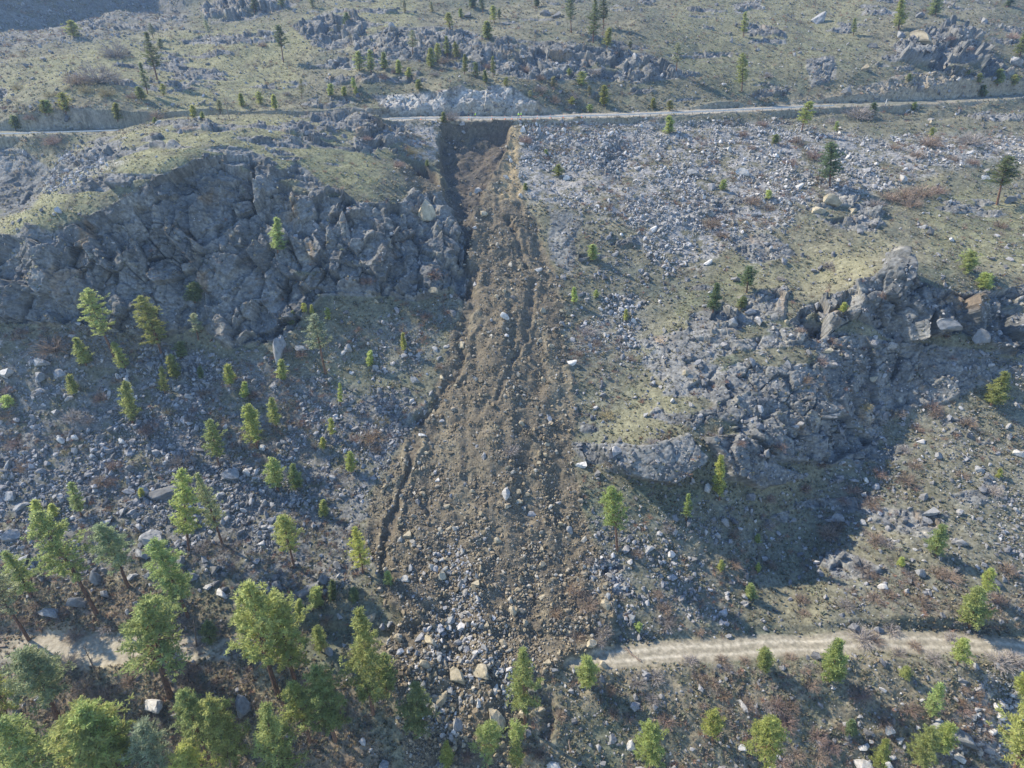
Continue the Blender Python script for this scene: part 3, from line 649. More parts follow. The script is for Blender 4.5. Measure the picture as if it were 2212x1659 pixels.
V_MID = [pine_mesh(21, 10, .12, 1.8, 11), pine_mesh(22, 10, .20, 1.7, 10, .1), pine_mesh(23, 10, .10, 2.0, 11, 0, 'cone'), pine_mesh(24, 10, .14, 1.9, 9, 0, 'cone'), pine_mesh(25, 10, .28, 2.0, 7, .2), pine_mesh(26, 10, .18, 1.6, 7.5, .15, 'cone')]
V_SM = [pine_mesh(31, 5, .06, 1.15, 15, 0, 'cone'), pine_mesh(32, 5, .08, 1.1, 14), pine_mesh(33, 5, .05, 1.2, 14, 0, 'cone'), pine_mesh(34, 5, .12, 1.0, 9, .2), pine_mesh(35, 5, .05, 1.4, 10)]
V_SPARSE = [pine_mesh(41, 14, .40, 2.2, 5.0, .35), pine_mesh(42, 14, .30, 2.0, 5.0, .3)]
TINT = {'g': (.370, .420, .170), 'y': (.430, .480, .170), 'b': (.345, .400, .230), 'd': (.200, .250, .125), 'p': (.385, .410, .260), 'o': (.20, .13, .06)}  # 'd' is dark foliage, and also paints shade onto a few shaded pines
TW = {'g': 'green', 'y': 'yellow green', 'b': 'blue green', 'd': 'dark green', 'p': 'pale thin', 'o': 'rusty'}
# tile, top x, top y, base x, base y, crown width (tile pixels), tint
PINES = '''A 455 135 470 235 90 y|A 945 210 1020 520 115 d|A 903 410 962 605 85 b|A 893 565 915 640 60 g|A 285 650 295 738 60 g|A 315 650 320 740 60 g|A 400 605 425 730 80 y|A 745 670 770 790 65 g|A 105 750 110 830 60 d|A 1330 130 1362 262 45 p|A 1800 165 1837 402 105 d|A 1640 -30 1662 74 70 d|A 1820 -40 1832 50 55 b|A 1945 510 1957 640 50 p|A 2140 545 2147 628 52 y|A 1555 608 1565 690 50 y|A 1675 598 1682 672 52 y|A 1770 618 1785 706 52 y|A 1245 685 1255 762 50 y|A 1415 650 1422 732 48 p|A 1050 545 1060 612 50 g|A 1792 1408 1806 1622 125 g|A 1000 760 1003 800 40 y|A 1310 725 1312 765 45 y|A 1035 250 1042 312 60 p|A 972 150 990 245 60 p|A 2010 -30 2026 52 40 p|A 1545 -20 1548 30 40 p|B 30 85 40 222 72 d|B 405 5 415 88 32 p|B 580 15 590 72 32 p|B 770 58 775 108 42 y|B 690 88 702 188 72 g|B 840 -30 852 50 70 d|B 905 -40 915 88 66 d|B 975 38 986 152 62 y|B 1020 58 1023 122 34 p|B 945 143 952 258 84 g|B 460 198 466 352 84 p|B 110 338 116 452 72 g|B 190 328 192 482 112 g|B 275 343 280 442 62 g|B 370 393 372 477 52 y|B 440 438 442 512 52 y|B 575 318 581 432 72 g|B 622 288 626 402 60 g|B 680 238 687 372 76 g|B 740 273 746 387 60 g|B 800 353 802 477 62 g|B 868 408 868 502 62 d|B 980 368 986 502 62 g|B 930 458 931 532 42 g|B 1070 503 1070 557 44 y|B 500 518 501 577 50 y|B 75 508 77 572 36 y|B 18 563 20 627 44 y|B 95 560 95 612 34 y|B 1475 -30 1492 212 92 b|B 1640 -5 1636 272 112 d|B 1702 -40 1694 182 104 d|B 1737 188 1727 302 72 g|B 2182 278 2177 462 84 p|B 1475 443 1475 487 32 y|B 1556 468 1556 552 70 y|B 1375 498 1375 562 40 p|B 1703 553 1706 692 80 y|B 1495 628 1496 692 52 y|B 1225 588 1225 632 36 p|B 1605 558 1606 612 40 p|B 2022 638 2022 702 42 g|B 2127 653 2130 712 62 g|B 660 728 660 797 52 g|B 2123 753 2126 862 84 y|B 1325 968 1325 1007 42 y|B 1406 1068 1407 1142 62 y|B 1190 1188 1191 1232 44 y|B 555 1038 556 1072 36 g|B 1610 678 1611 722 62 y|B 1625 1588 1622 1684 72 g|B 1265 -20 1266 42 52 d|B 1870 268 1871 312 34 d|C 402 82 398 238 84 g|C 397 343 391 588 94 g|C 1117 118 1108 232 62 g|C 1425 -5 1392 192 112 y|C 1650 -60 1641 102 120 g|C 2120 -40 2116 42 104 d|C 2205 208 2190 362 92 y|C 822 658 772 852 100 y|C 1002 788 1001 847 42 y|C 606 873 605 932 62 y|C 962 920 953 1214 195 d|C 2113 1006 2030 1324 150 d|C 270 1168 265 1227 50 y|C 556 1233 555 1292 64 y|C 1506 663 1505 717 36 g|C 1611 828 1610 892 42 y|C 1860 448 1860 492 42 y|C 1920 478 1919 547 62 y|C 2042 448 2040 552 84 y|C 1947 553 1944 622 62 g|C 2155 485 2150 550 70 y|C 1470 478 1470 522 50 g|C 1236 668 1235 762 54 d|D 545 218 742 655 165 g|D 722 563 822 742 115 g|D 932 262 1046 636 155 g|D 1247 373 1277 545 98 p|D 482 533 565 712 124 g|D 1043 718 1062 892 84 g|D 1100 653 1147 795 84 g|D 820 808 855 1085 150 g|D 450 773 482 893 82 g|D 1475 708 1486 832 92 y|D 1585 818 1590 922 66 y|D 1820 678 1832 802 84 g|D 2020 383 2112 754 132 p|D 1965 308 1970 372 42 y|D 2016 318 2020 376 34 y|D 2120 338 2123 404 40 y|D 1595 972 1672 1246 150 y|D 1757 918 1792 1104 112 g|D 1350 1072 1412 1356 142 g|D 1752 1312 1802 1524 142 g|D 1890 1352 1922 1514 112 g|D 60 908 62 984 105 y|D 455 1478 522 1684 142 g|D 240 1588 246 1684 74 y|D 350 1610 356 1690 74 y|D 2200 828 2206 974 64 y|D 2140 1058 2142 1164 62 y|D 2090 1178 2091 1242 54 y|D 2095 1588 2101 1684 74 g|D 915 1508 916 1558 46 y|D 1176 558 1177 654 76 d|D 1256 178 1261 294 106 d|D 1900 358 1901 434 50 d|D 1290 718 1297 790 50 d|E 1505 208 1506 302 52 y|E 1655 223 1655 272 38 y|E 400 503 401 612 50 y|E 190 618 191 712 52 y|E 60 1268 62 1404 82 y|E 1745 1498 1792 1905 175 y|E 1845 348 1845 412 42 g|F 430 73 416 238 140 d|F 225 178 206 374 112 d|F 1045 303 1045 358 84 y|F 1855 -30 1850 104 112 g|F 1940 113 1950 204 112 y|F 2092 752 2000 964 160 g|F 245 1288 240 1584 112 y|F 35 1543 31 1706 92 y|F 395 268 391 334 100 d|F 2055 1378 2055 1434 42 y|G 258 10 625 668 250 g|G 662 88 832 488 215 b|G 1022 188 1217 684 200 g|G -110 330 182 828 180 p|G 25 240 200 545 185 g|G 930 588 1098 1195 360 g|G 1600 455 1802 1195 300 g|G 1750 575 1908 1085 270 g|G 1830 18 1912 354 155 g|G 1190 -270 1228 250 150 y|G 1290 -255 1432 205 150 b|G 2045 498 2056 614 104 g|G 1935 573 1941 694 74 g|G 2150 453 2152 574 64 d|G 2060 738 2078 904 134 g|G 180 905 372 1326 310 b|G 100 1290 260 1730 360 g|G 470 1300 730 1810 400 g|G 600 1250 800 1760 300 y|G 1190 1148 1382 1654 190 g|G 1375 1188 1532 1684 250 g|G 1760 1288 1852 1804 290 g|G 950 1408 1005 1804 230 p|G 1185 1478 1262 1804 270 y|G 2020 1038 2172 1484 230 g|G 1900 1118 2010 1490 200 g|G 1352 718 1354 842 114 d|G 0 995 70 1380 200 g|H 95 602 202 1304 255 g|H 270 938 292 1184 164 g|H 110 98 142 394 152 y|H 300 393 302 477 72 g|H 80 503 82 572 74 d|H 480 1078 482 1444 220 d|H 1150 876 1197 1394 210 g|H 1600 948 1592 1134 152 g|H 945 1368 952 1654 220 g|H 1135 1483 1141 1664 152 g|H 680 1498 682 1654 112 y|H 1140 1383 1134 1464 112 g|H 1980 1398 2004 1664 210 y|H 1925 718 1926 767 44 y|I 1660 78 1642 288 150 g|I 1962 363 1948 560 100 y|I 1892 498 1852 744 220 g|I 530 893 532 1024 104 g|I 1002 833 952 1094 184 y|I 1760 823 1782 984 132 y|I 2205 998 2192 1184 124 y|I 1630 1118 1602 1334 162 g|I 185 1288 196 1484 142 y|I 530 1328 542 1724 224 y|I 1282 1468 1272 1684 122 y|I 1520 1408 1522 1684 184 g|I 1672 1368 1662 1564 134 y|I 2170 1248 2102 1754 290 g|I 1078 1358 1092 1444 84 d|I 1437 1008 1437 1072 84 g|I 1412 298 1413 347 54 y|I 432 473 438 554 84 g|I 255 318 256 377 54 g|I 493 333 496 388 40 y|I 488 148 490 195 50 g'''
TREES = []
for rec in PINES.split('|'):
    k, a_, b_1, c_, d_, w_, tn = rec.split(); TREES.append((tp(k, float(a_), float(b_1)), tp(k, float(c_), float(d_)), float(w_)*ZS, tn))
def region(uu_, vv_, flat=False):
    if vv_ > 1440: return 'below the dirt road' if uu_ > 1180 else ('by the slide toe' if uu_ > 840 else 'in the lower left wood')
    if vv_ > 1270 and uu_ < 860: return 'beside the lower left track'
    if vv_ > 1370: return 'beside the dirt road' if uu_ > 1200 else 'at the slide toe'
    hy = np.interp(uu_, [0, 250, 880, 2212], [296, 288, 258, 212])
    if vv_ < hy+4:
        if uu_ < 560: return 'on the upper left grass'
        if vv_ > 175 and uu_ < 1250: return 'above the highway rock cut'
        if vv_ < 60: return 'near the top of the hill'
        if uu_ < 1250: return 'among the upper outcrops'
        if uu_ < 1750: return 'on the slope above the highway'
        return 'above the highway at the right'
    sl = np.interp(vv_, [260, 640, 1000, 1400], [950, 1000, 850, 850]); sr = np.interp(vv_, [260, 640, 1000, 1400], [1112, 1210, 1245, 1330])
    if sl < uu_ < sr: return 'on the landslide'
    if uu_ <= sl:
        if vv_ < 420: return 'on the left knoll'
        if vv_ < 700: return 'on the left cliff'
        if vv_ < 900: return 'under the left cliff'
        return 'on the left talus slope'
    if vv_ < 480: return 'in the pale scree'
    if vv_ < 760: return 'on the right hand grassy ridge'
    if vv_ < 1060: return 'around the right hand outcrops'
    return 'above the dirt road'
protoT = {}
def name_series(recs):
    """recs: (u, key text, region). gives each thing a label of its own by its place in its row"""
    by = {}
    for i, (uu_, vv_, desc, reg) in enumerate(recs): by.setdefault((desc, reg), []).append(i)
    out = [None]*len(recs); ordn = ['leftmost', 'second from the left', 'third from the left', 'fourth from the left', 'fifth from the left', 'sixth from the left', 'seventh from the left', 'eighth from the left', 'ninth from the left', 'tenth from the left']
    for (desc, reg), L in by.items():
        L.sort(key=lambda i: recs[i][0])
        for n_, i in enumerate(L):
            if len(L) == 1: out[i] = f'{desc} {reg}'
            elif n_ == len(L)-1: out[i] = f'{desc} {reg}, rightmost such one'
            elif n_ < len(ordn): out[i] = f'{desc} {reg}, {ordn[n_]}'
            else: out[i] = f'{desc} {reg}'
    return out
recs = []
for (tu, tv), (bu, bv), wpx, tn in TREES:
    hpx = math.hypot(tu-bu, tv-bv); sz = 'tall' if hpx > 105 else ('small' if hpx < 34 else 'young' if hpx < 60 else 'medium')
    recs.append((bu, bv, f'{sz} {TW[tn]} pine', region(bu, bv)))
labs = name_series(recs)
rt = random.Random(5); occupied = []
def plant(tu, tv, bu, bv):
    """ground point under the base pixel; height and lean from the tip pixel"""
    i = at_px(bu, min(bv, 1770)); B = P3[i].copy(); a, e = ae(tu, tv)
    d = math.sqrt(B[0]**2+B[1]**2)
    # tip on the tip ray, in the vertical plane y = B.y (slight lean along x only)
    Tz = H+e*B[1]; Tx = a*B[1]
    return B, Tx-B[0], Tz-B[2]
for ((tu, tv), (bu, bv), wpx, tn), lb in zip(TREES, labs):
    B, lx, hh = plant(tu, tv, bu, bv); hh = max(hh, 1.2)
    if bv > 1655:      # foot lies below the picture: keep the tree on the slope
        pass
    wm = wpx/FF*float(proj(*B)[2])
    if tn == 'p' and hh > 5: fam, h0, w0 = V_SPARSE, 14, 4.2
    elif hh > 12: fam, h0, w0 = V_TALL, 20, 5.8
    elif hh > 6: fam, h0, w0 = V_MID, 10, 3.7
    else: fam, h0, w0 = V_SM, 5, 2.35
    vi = rt.randrange(len(fam)); tme, cme = fam[vi]
    s_ = hh/h0; sx = min(max((1.05 if math.hypot(tu-bu, tv-bv) > 105 else .88)*wm/w0, .55*s_), 1.8*s_)
    e_ = empty('pine_tree', (B[0], B[1], B[2]-.1)); tagset(e_, lb, 'pine tree', 'pines growing on the hillside')
    lean = max(-.22, min(.22, lx/max(hh, 1)*.9))
    e_.rotation_euler = (0, math.atan(lean), rt.uniform(0, 6.28)) if abs(lean) < .02 else (0, 0, 0)
    if abs(lean) >= .02:
        e_.rotation_mode = 'QUATERNION'
        from mathutils import Quaternion
        e_.rotation_quaternion = Quaternion((0, 1, 0), math.atan(lean)) @ Quaternion((0, 0, 1), rt.uniform(0, 6.28))
    e_.scale = (sx, sx, s_)
    tk = child('trunk', tme, e_); cr = child('crown', cme, e_)
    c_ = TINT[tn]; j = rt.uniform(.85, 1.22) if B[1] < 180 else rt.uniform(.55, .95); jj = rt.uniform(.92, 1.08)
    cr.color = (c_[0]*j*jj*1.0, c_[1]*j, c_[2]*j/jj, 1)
    occupied.append((bu, bv, wpx*.5))
# ------------------------------------------------------------ bare snags and fallen logs
def snag_mesh(seed, hh, nb=16):
    r = np.random.default_rng(seed); t = Acc(); b = Acc()
    zz = np.linspace(-.3, hh, 7); bd = r.normal(0, .03*hh/6, (7, 2)).cumsum(0)*.6; t.add(*tube(np.c_[bd, zz], np.linspace(.16, .03, 7), 6))
    for i in range(nb):
        h = hh*r.uniform(.25, .97); az = r.uniform(0, 6.28); L = (1-h/hh*.6)*hh*r.uniform(.1, .26); p0 = np.array((np.interp(h, zz, bd[:, 0]), np.interp(h, zz, bd[:, 1]), h))
        d = np.array((math.cos(az), math.sin(az), r.uniform(.1, .8))); p1 = p0+d*L*.5; p2 = p1+d*L*.5+r.normal(0, .1*L, 3)
        b.add(*tube([p0, p1, p2], [.045, .03, .012], 4))
    return t, b
M_dead, t_, b_ = new_mat('dead_wood'); b_.inputs['Roughness'].default_value = .9
n_ = t_.nodes.new('ShaderNodeTexNoise'); n_.inputs['Scale'].default_value = 4; tc_ = t_.nodes.new('ShaderNodeTexCoord'); t_.links.new(tc_.outputs['Object'], n_.inputs['Vector'])
cr_ = t_.nodes.new('ShaderNodeValToRGB'); cr_.color_ramp.elements[0].color = (.10, .075, .06, 1); cr_.color_ramp.elements[1].color = (.30, .24, .19, 1)
t_.links.new(n_.outputs['Fac'], cr_.inputs[0]); t_.links.new(cr_.outputs[0], b_.inputs['Base Color'])
SNAGS = [('A',430,450,475,602,'bare grey snag on the brown flat above the left highway bend'), ('A',690,440,722,552,'thin bare snag right of another on the brown flat'), ('A',1440,600,1490,772,'leafless dark snag on the left knoll crest'),
 ('G',540,868,642,1082,'thin bare snag below the lower left track'), ('G',1252,690,1268,872,'short grey snag beside the broad pine on the lower left track'), ('H',1500,652,1515,917,'brown bare pole standing at the dirt road edge beside the slide'),
 ('C',858,-60,855,58,'bare trunk at the top of the hill, right of centre'), ('D',1180,1290,1262,1362,'leaning grey snag in the left talus')]
for q, (k, a_, b_1, c_, d_, lb) in enumerate(SNAGS):
    tu, tv = tp(k, a_, b_1); bu, bv = tp(k, c_, d_); B, lx, hh = plant(tu, tv, bu, bv); hh = max(2, hh)
    e_ = empty('dead_tree', (B[0], B[1], B[2])); tagset(e_, lb, 'dead tree', 'bare dead trees on the slope')
    t, b = snag_mesh(700+q, hh); child('trunk', t.me('snag_trunk', M_dead), e_); child('branches', b.me('snag_branches', M_dead), e_); e_.rotation_euler = (0, math.atan(max(-.25, min(.25, lx/hh))), 0)
LOGS = [('H',1845,880,1945,970,.22,'splintered orange brown log lying across the dirt road end'), ('G',270,722,525,615,.16,'pale fallen log by the streaked boulder on the lower left'), ('D',590,722,640,662,.15,'dark fallen log under the leaning pines below the left cliff'),
 ('D',820,680,905,735,.14,'brown fallen log below the leaning pine on the left bench'), ('F',85,190,270,150,.10,'thin dark log on the right hand ridge grass'), ('E',668,300,682,410,.12,'pale debris log standing up beside the upper gully'),
 ('H',1475,1470,1480,1560,.12,'short brown log half buried in the slide margin'), ('E',1478,1495,1484,1570,.13,'reddish log stub in the rubble right of the slide'), ('G',40,870,-30,880,.2,'grey log at the left end of the lower track'), ('I',1600,1340,1640,1250,.12,'dark leaning trunk above the flat dark slab')]
for q, (k, a_, b_1, c_, d_, rad, lb) in enumerate(LOGS):
    p0 = P3[at_px(*tp(k, a_, b_1))]; p1 = P3[at_px(*tp(k, c_, d_))]; mid = (p0+p1)/2; r = np.random.default_rng(800+q)
    t = Acc(); pts = [p0+(p1-p0)*f_ - mid + np.array((0, 0, rad*.8)) + r.normal(0, .06, 3) for f_ in np.linspace(0, 1, 6)]
    t.add(*tube(pts, np.linspace(rad, rad*.55, 6), 8)); o = bpy.data.objects.new('fallen_log', t.me('log', M_dead)); COL.objects.link(o); o.location = mid
    tagset(o, lb, 'log')
    for kk in range(4):
        s_ = Acc(); j = 1+kk; dd = r.normal(0, 1, 3); dd[2] = abs(dd[2]); dd /= np.linalg.norm(dd); s_.add(*tube([pts[j], pts[j]+dd*.5, pts[j]+dd*.9], [.06, .04, .015], 4))
        child('branch_stub', s_.me('stub', M_dead), o)
# ------------------------------------------------------------ boulders
RK = [rock_shape(50+k, 3, 11, .012) for k in range(10)]
RKM = []
for k, (vs, fs) in enumerate(RK):
    nzv = np.array([1+.16*math.sin(7*a+3*b)*math.sin(5*c+k) for a, b, c in vs]); vs = vs*(1+.05*(nzv-1))[:, None]
    RKM.append(me_np('boulder', vs, fs, None, None, False))
def boulder_mat():
    m, t, b = new_mat('boulder_stone'); tc = t.nodes.new('ShaderNodeTexCoord'); oi = t.nodes.new('ShaderNodeObjectInfo')
    n1 = t.nodes.new('ShaderNodeTexNoise'); n1.inputs['Scale'].default_value = 2.2; n1.inputs['Detail'].default_value = 8; n1.inputs['Roughness'].default_value = .65
    ad = t.nodes.new('ShaderNodeVectorMath'); ad.operation = 'ADD'; t.links.new(tc.outputs['Object'], ad.inputs[0]); t.links.new(oi.outputs['Location'], ad.inputs[1]); t.links.new(ad.outputs[0], n1.inputs['Vector'])
    mr_ = t.nodes.new('ShaderNodeMapRange'); mr_.inputs[1].default_value = .3; mr_.inputs[2].default_value = .7; mr_.inputs[3].default_value = .6; mr_.inputs[4].default_value = 1.35; t.links.new(n1.outputs['Fac'], mr_.inputs[0])
    mx = t.nodes.new('ShaderNodeVectorMath'); mx.operation = 'SCALE'; t.links.new(oi.outputs['Color'], mx.inputs[0]); t.links.new(mr_.outputs[0], mx.inputs['Scale']); t.links.new(mx.outputs[0], b.inputs['Base Color'])
    bp = t.nodes.new('ShaderNodeBump'); bp.inputs['Strength'].default_value = .6; bp.inputs['Distance'].default_value = .2; t.links.new(n1.outputs['Fac'], bp.inputs['Height']); t.links.new(bp.outputs[0], b.inputs['Normal'])
    b.inputs['Roughness'].default_value = .9; b.inputs['Specular IOR Level'].default_value = .2; return m
M_boulder = boulder_mat()
for me_ in RKM: me_.materials.clear(); me_.materials.append(M_boulder)
BT = {'w': (.46, .45, .43), 'g': (.25, .255, .26), 'd': (.16, .165, .17), 't': (.34, .30, .22)}
BW = {'w': 'pale', 'g': 'grey', 'd': 'dark grey', 't': 'tan'}
BL = '''H 765 1025 110 135 t|H 912 1008 120 112 t|H 985 1290 130 195 t|H 640 1170 95 100 t|H 755 1370 85 112 g|H 1298 1258 58 52 t|H 1372 1612 112 64 w|H 1688 972 62 52 t|H 1790 1032 32 26 t|H 1335 960 72 56 t|H 1385 1008 60 40 g|H 410 425 56 56 w|H 645 395 74 72 t|H 200 665 62 56 t|H 265 732 52 56 g|H 320 700 42 62 g|H 1012 165 62 60 t|H 1470 100 56 60 g|H 268 1622 82 82 g|H 1298 232 36 66 t|H 592 815 96 82 t|H 702 1132 52 52 g|H 890 1215 46 68 w|H 995 1130 40 80 w|H 1760 1452 62 74 g|H 198 1525 40 36 w|H 1872 1475 62 92 w|H 540 960 90 60 t|H 1040 830 76 46 t|H 940 720 50 56 t|H 690 945 60 44 w|H 700 745 40 40 w|H 1700 470 44 40 t|H 1300 540 44 46 t|H 1300 335 50 44 t|H 620 1060 44 70 w|H 770 1190 36 50 w|H 705 1440 44 56 g|H 720 1240 44 50 t|H 1030 1020 60 44 g|H 930 870 60 50 g|G 990 1230 190 84 w|G 1572 1205 112 170 d|G 150 280 112 100 g|G 62 140 122 92 g|G 85 212 82 62 d|G 692 510 84 62 g|G 500 562 122 82 d|G 955 150 182 132 g|G 1040 168 92 82 g|G 1440 520 84 72 w|G 330 640 165 62 g|G 1242 400 84 70 g|G 1998 482 182 92 d|G 2092 440 84 92 d|G 870 392 84 62 g|G 965 395 80 60 g|G 622 400 66 110 g|G 825 628 36 46 w|G 965 592 44 36 w|G 930 250 110 90 g|G 1160 300 110 70 d|G 480 190 80 60 g|G 700 50 60 44 g|G 880 20 50 56 g|G 1410 340 80 80 d|G 1800 460 90 90 d|G 2140 890 60 70 g|D 1800 535 96 210 g|D 52 742 132 92 w|D 282 668 112 84 g|D 268 772 92 92 g|D 380 742 90 80 g|D 1075 1500 275 110 d|D 1480 1400 130 92 g|D 455 905 82 56 g|D 492 1160 62 46 w|D 400 1175 56 46 w|D 968 692 62 62 g|D 862 852 40 50 g|D 800 1192 50 60 w|D 78 1540 80 80 g|D 395 1545 60 44 w|D 60 1330 70 90 g|D 925 1510 70 90 g|D 1430 1530 100 90 g|D 820 785 56 46 w|D 1220 900 56 44 g|D 1590 1390 70 60 w|D 360 1000 70 60 g|D 1960 590 80 60 g|D 1695 1240 54 50 w|D 1408 925 44 36 g|D 1150 845 80 50 g|D 820 1520 90 44 g|D 160 1600 120 80 g|D 1215 1590 100 70 w|E 1055 372 70 52 w|E 1058 1502 70 84 w|E 1562 1340 84 62 w|E 480 790 56 74 g|E 782 565 50 62 t|E 1805 340 58 42 w|E 1492 678 62 52 w|E 1332 1212 42 32 t|E 640 642 52 42 g|E 52 572 52 72 g|E 1425 428 56 36 g|E 298 1420 38 84 t|E 478 198 52 62 g|E 232 285 40 46 t|E 598 215 70 50 t|E 1830 518 62 40 g|E 1275 85 50 36 w|E 1300 345 40 50 t|E 1940 290 44 52 g|E 250 855 50 54 g|E 1890 410 44 40 w|E 1300 790 40 50 t|E 625 1450 40 40 w|E 525 1155 60 32 w|B 892 1230 52 42 w|B 915 1372 62 46 t|B 1910 1080 42 36 w|B 1275 845 42 52 g|B 1252 932 50 84 g|B 1070 1145 36 46 w|B 1095 1035 32 36 w|B 1308 80 92 52 d|B 1400 100 84 52 d|B 1540 935 52 44 g|B 1180 835 36 44 w|B 525 1340 150 165 t|B 2022 1475 40 56 w|B 1812 1518 34 30 w|B 1490 1065 60 50 g|B 330 170 70 60 g|B 1155 1265 40 34 w|B 1440 830 46 30 w|B 830 100 70 50 d|C 70 1112 92 62 g|C 376 1112 92 60 w|C 1422 1150 64 62 w|C 1862 978 38 38 w|C 1610 790 36 46 t|C 1460 708 42 28 w|C 1050 578 72 62 g|C 950 1285 130 92 t|C 868 1340 112 62 t|C 1175 432 54 62 t|C 1550 235 160 100 t|C 1225 300 70 40 d|C 1950 130 60 50 g|C 870 110 80 100 g|C 600 1010 50 40 w|C 1570 1460 60 70 g|C 1530 100 70 50 d|C 300 960 40 40 w|C 2140 390 90 70 g|C 480 1380 70 50 g|C 1960 1150 60 50 w|C 2110 1290 80 60 d|C 1400 225 70 56 g|C 750 1200 50 44 w|C 1740 1550 50 36 w|C 1105 1340 60 90 t|F 18 742 42 56 t|F 1175 1435 34 42 w|F 1912 1372 64 62 g|F 1600 1640 110 70 g|F 1720 420 160 120 g|F 1900 500 110 130 d|F 940 400 110 110 d|F 165 40 60 32 w|F 1660 1290 70 60 g|F 1250 780 60 50 t|F 320 400 70 70 g|F 680 420 40 40 t|F 2160 1260 90 50 w|F 950 610 60 50 t|I 1760 1410 240 150 d|I 1335 1400 62 74 w|I 1150 1625 155 105 w|I 1982 1645 72 62 t|I 2062 1312 84 70 w|I 1412 1458 72 52 w|I 1790 188 92 62 g|I 275 42 72 52 g|I 1770 1562 84 56 w|I 725 42 50 40 g|I 1170 62 40 56 g|I 380 1515 56 50 w|I 1215 1470 40 30 w|I 1640 1360 84 60 g|I 2030 1250 60 50 w|I 285 515 60 50 g|I 400 530 50 44 g|I 1325 1620 70 60 w|I 1960 1520 90 50 g|I 260 640 60 80 g'''
BREC = []
for rec in BL.split('|'):
    k, a_, b_1, w_, h_, tn = rec.split(); uu_, vv_ = tp(k, float(a_), float(b_1)); BREC.append((uu_, vv_, float(w_)*ZS, float(h_)*ZS, tn))
# the larger of the loose boulders between them
cand = np.where(inview & vis & ((w_talus > .25) | (w_pale > .3) | ((m_slide > .5) & (m_scar < .2) & (m_gul < .1))) & (m_dr < .1) & (u > 5) & (u < 2207) & (v > 265) & (v < 1650))[0]
rb = np.random.default_rng(77); pick = rb.choice(cand, 4000, replace=False)
for i in pick:
    if len(BREC) >= 298: break
    uu_, vv_ = float(u[i]), float(v[i]); sz = rb.uniform(9, 22)*(0.8+.5*(vv_ > 1100))
    if any(abs(b[0]-uu_) < (b[2]+sz)*.6 and abs(b[1]-vv_) < (b[3]+sz)*.6 for b in BREC): continue
    tn = ('w' if rb.random() < .6 else 'g') if m_pale[i] > .5 else ('t' if m_slide[i] > .5 else ('g' if rb.random() < .7 else 'w'))
    BREC.append((uu_, vv_, sz, sz*rb.uniform(.6, 1.0), tn))
recs = []
for b in BREC:
    m = max(b[2], b[3]); sz = 'huge' if m > 50 else ('large' if m > 30 else ('mid sized' if m > 18 else 'small')); asp = b[2]/b[3]
    sh = 'slab of rock' if asp > 1.9 else ('upright boulder' if asp < .72 else 'boulder')
    recs.append((b[0], b[1], f'{sz} {BW[b[4]]} {sh}', region(b[0], b[1])))
labs = name_series(recs)
for q, (b, lb) in enumerate(zip(BREC, labs)):
    i = at_px(b[0], b[1]+b[3]*.30); B = P3[i]; dp = float(dep[i]); wm = b[2]/FF*dp; hm = b[3]/FF*dp
    o = bpy.data.objects.new('boulder', RKM[q % 10]); COL.objects.link(o)
    dpt = (wm*hm)**.5*.85
    elev = math.atan2(H-B[2], B[1])      # how steeply the camera looks down on it
    o.scale = (wm*.52, dpt*.5*(1 if hm < wm*1.3 else 1), max(hm*.52, .2))
    tilt = -(math.pi/2-0.35)+ (math.pi/2-elev)*0  # lie on the slope
    o.rotation_mode = 'XYZ'; o.rotation_euler = (-(elev)*.55, rb.uniform(-.25, .25), rb.uniform(-.35, .35))
    n3 = nrm[i]; up = n3*(.18*min(wm, hm)); o.location = B+up
    c_ = BT[b[4]]; j = rb.uniform(.82, 1.15); o.color = (c_[0]*j, c_[1]*j, c_[2]*j, 1)
    tagset(o, lb, 'boulder', 'boulders lying on the slope')
# ------------------------------------------------------------ bare shrubs
def bush_mesh(seed, n_=110, sides=3, flat=.8):
    r = np.random.default_rng(seed); a = Acc(); Vs = []
    az = r.uniform(0, 6.28, n_); el = np.arccos(r.uniform(.05, .98, n_)); L = r.uniform(.6, 1.05, n_)
    d = np.stack([np.cos(az)*np.sin(el), np.sin(az)*np.sin(el), np.cos(el)*flat], 1); p0 = r.normal(0, .06, (n_, 3))*np.array((1, 1, 0)); p1 = p0+d*L[:, None]*.55+r.normal(0, .04, (n_, 3)); p2 = p0+d*L[:, None]
    def ribbon(a0, a1, w0, w1):
        dd = a1-a0; s_ = np.cross(dd, r.normal(size=dd.shape)); s_ /= np.linalg.norm(s_, axis=1, keepdims=True)+1e-9
        return np.stack([a0-s_*w0, a0+s_*w0, a1+s_*w1, a1-s_*w1], 1).reshape(-1, 3)
    Vs += [ribbon(p0, p1, .016, .012), ribbon(p1, p2, .012, .007)]
    for _ in range(4):
        q0 = p1+(p2-p1)*r.uniform(0, 1, (n_, 1)); q1 = q0+(d+r.normal(0, .55, (n_, 3)))*.26; Vs.append(ribbon(q0, q1, .010, .005))
    V = np.concatenate(Vs); tn = np.repeat(r.uniform(.7, 1.3, (len(V)//4, 1))*np.ones((1, 3)), 4, 0)
    return me_np('shrub_twigs', V, np.arange(len(V)).reshape(-1, 4), M_twig, tn, False)
BM = [bush_mesh(300+k) for k in range(8)]
BC = {'b': (.27, .21, .165), 'r': (.27, .20, .17), 'y': (.36, .31, .18), 'g': (.30, .27, .25), 'o': (.31, .23, .16)}
BN = {'b': 'brown', 'r': 'reddish', 'y': 'straw coloured', 'g': 'grey', 'o': 'rust orange'}
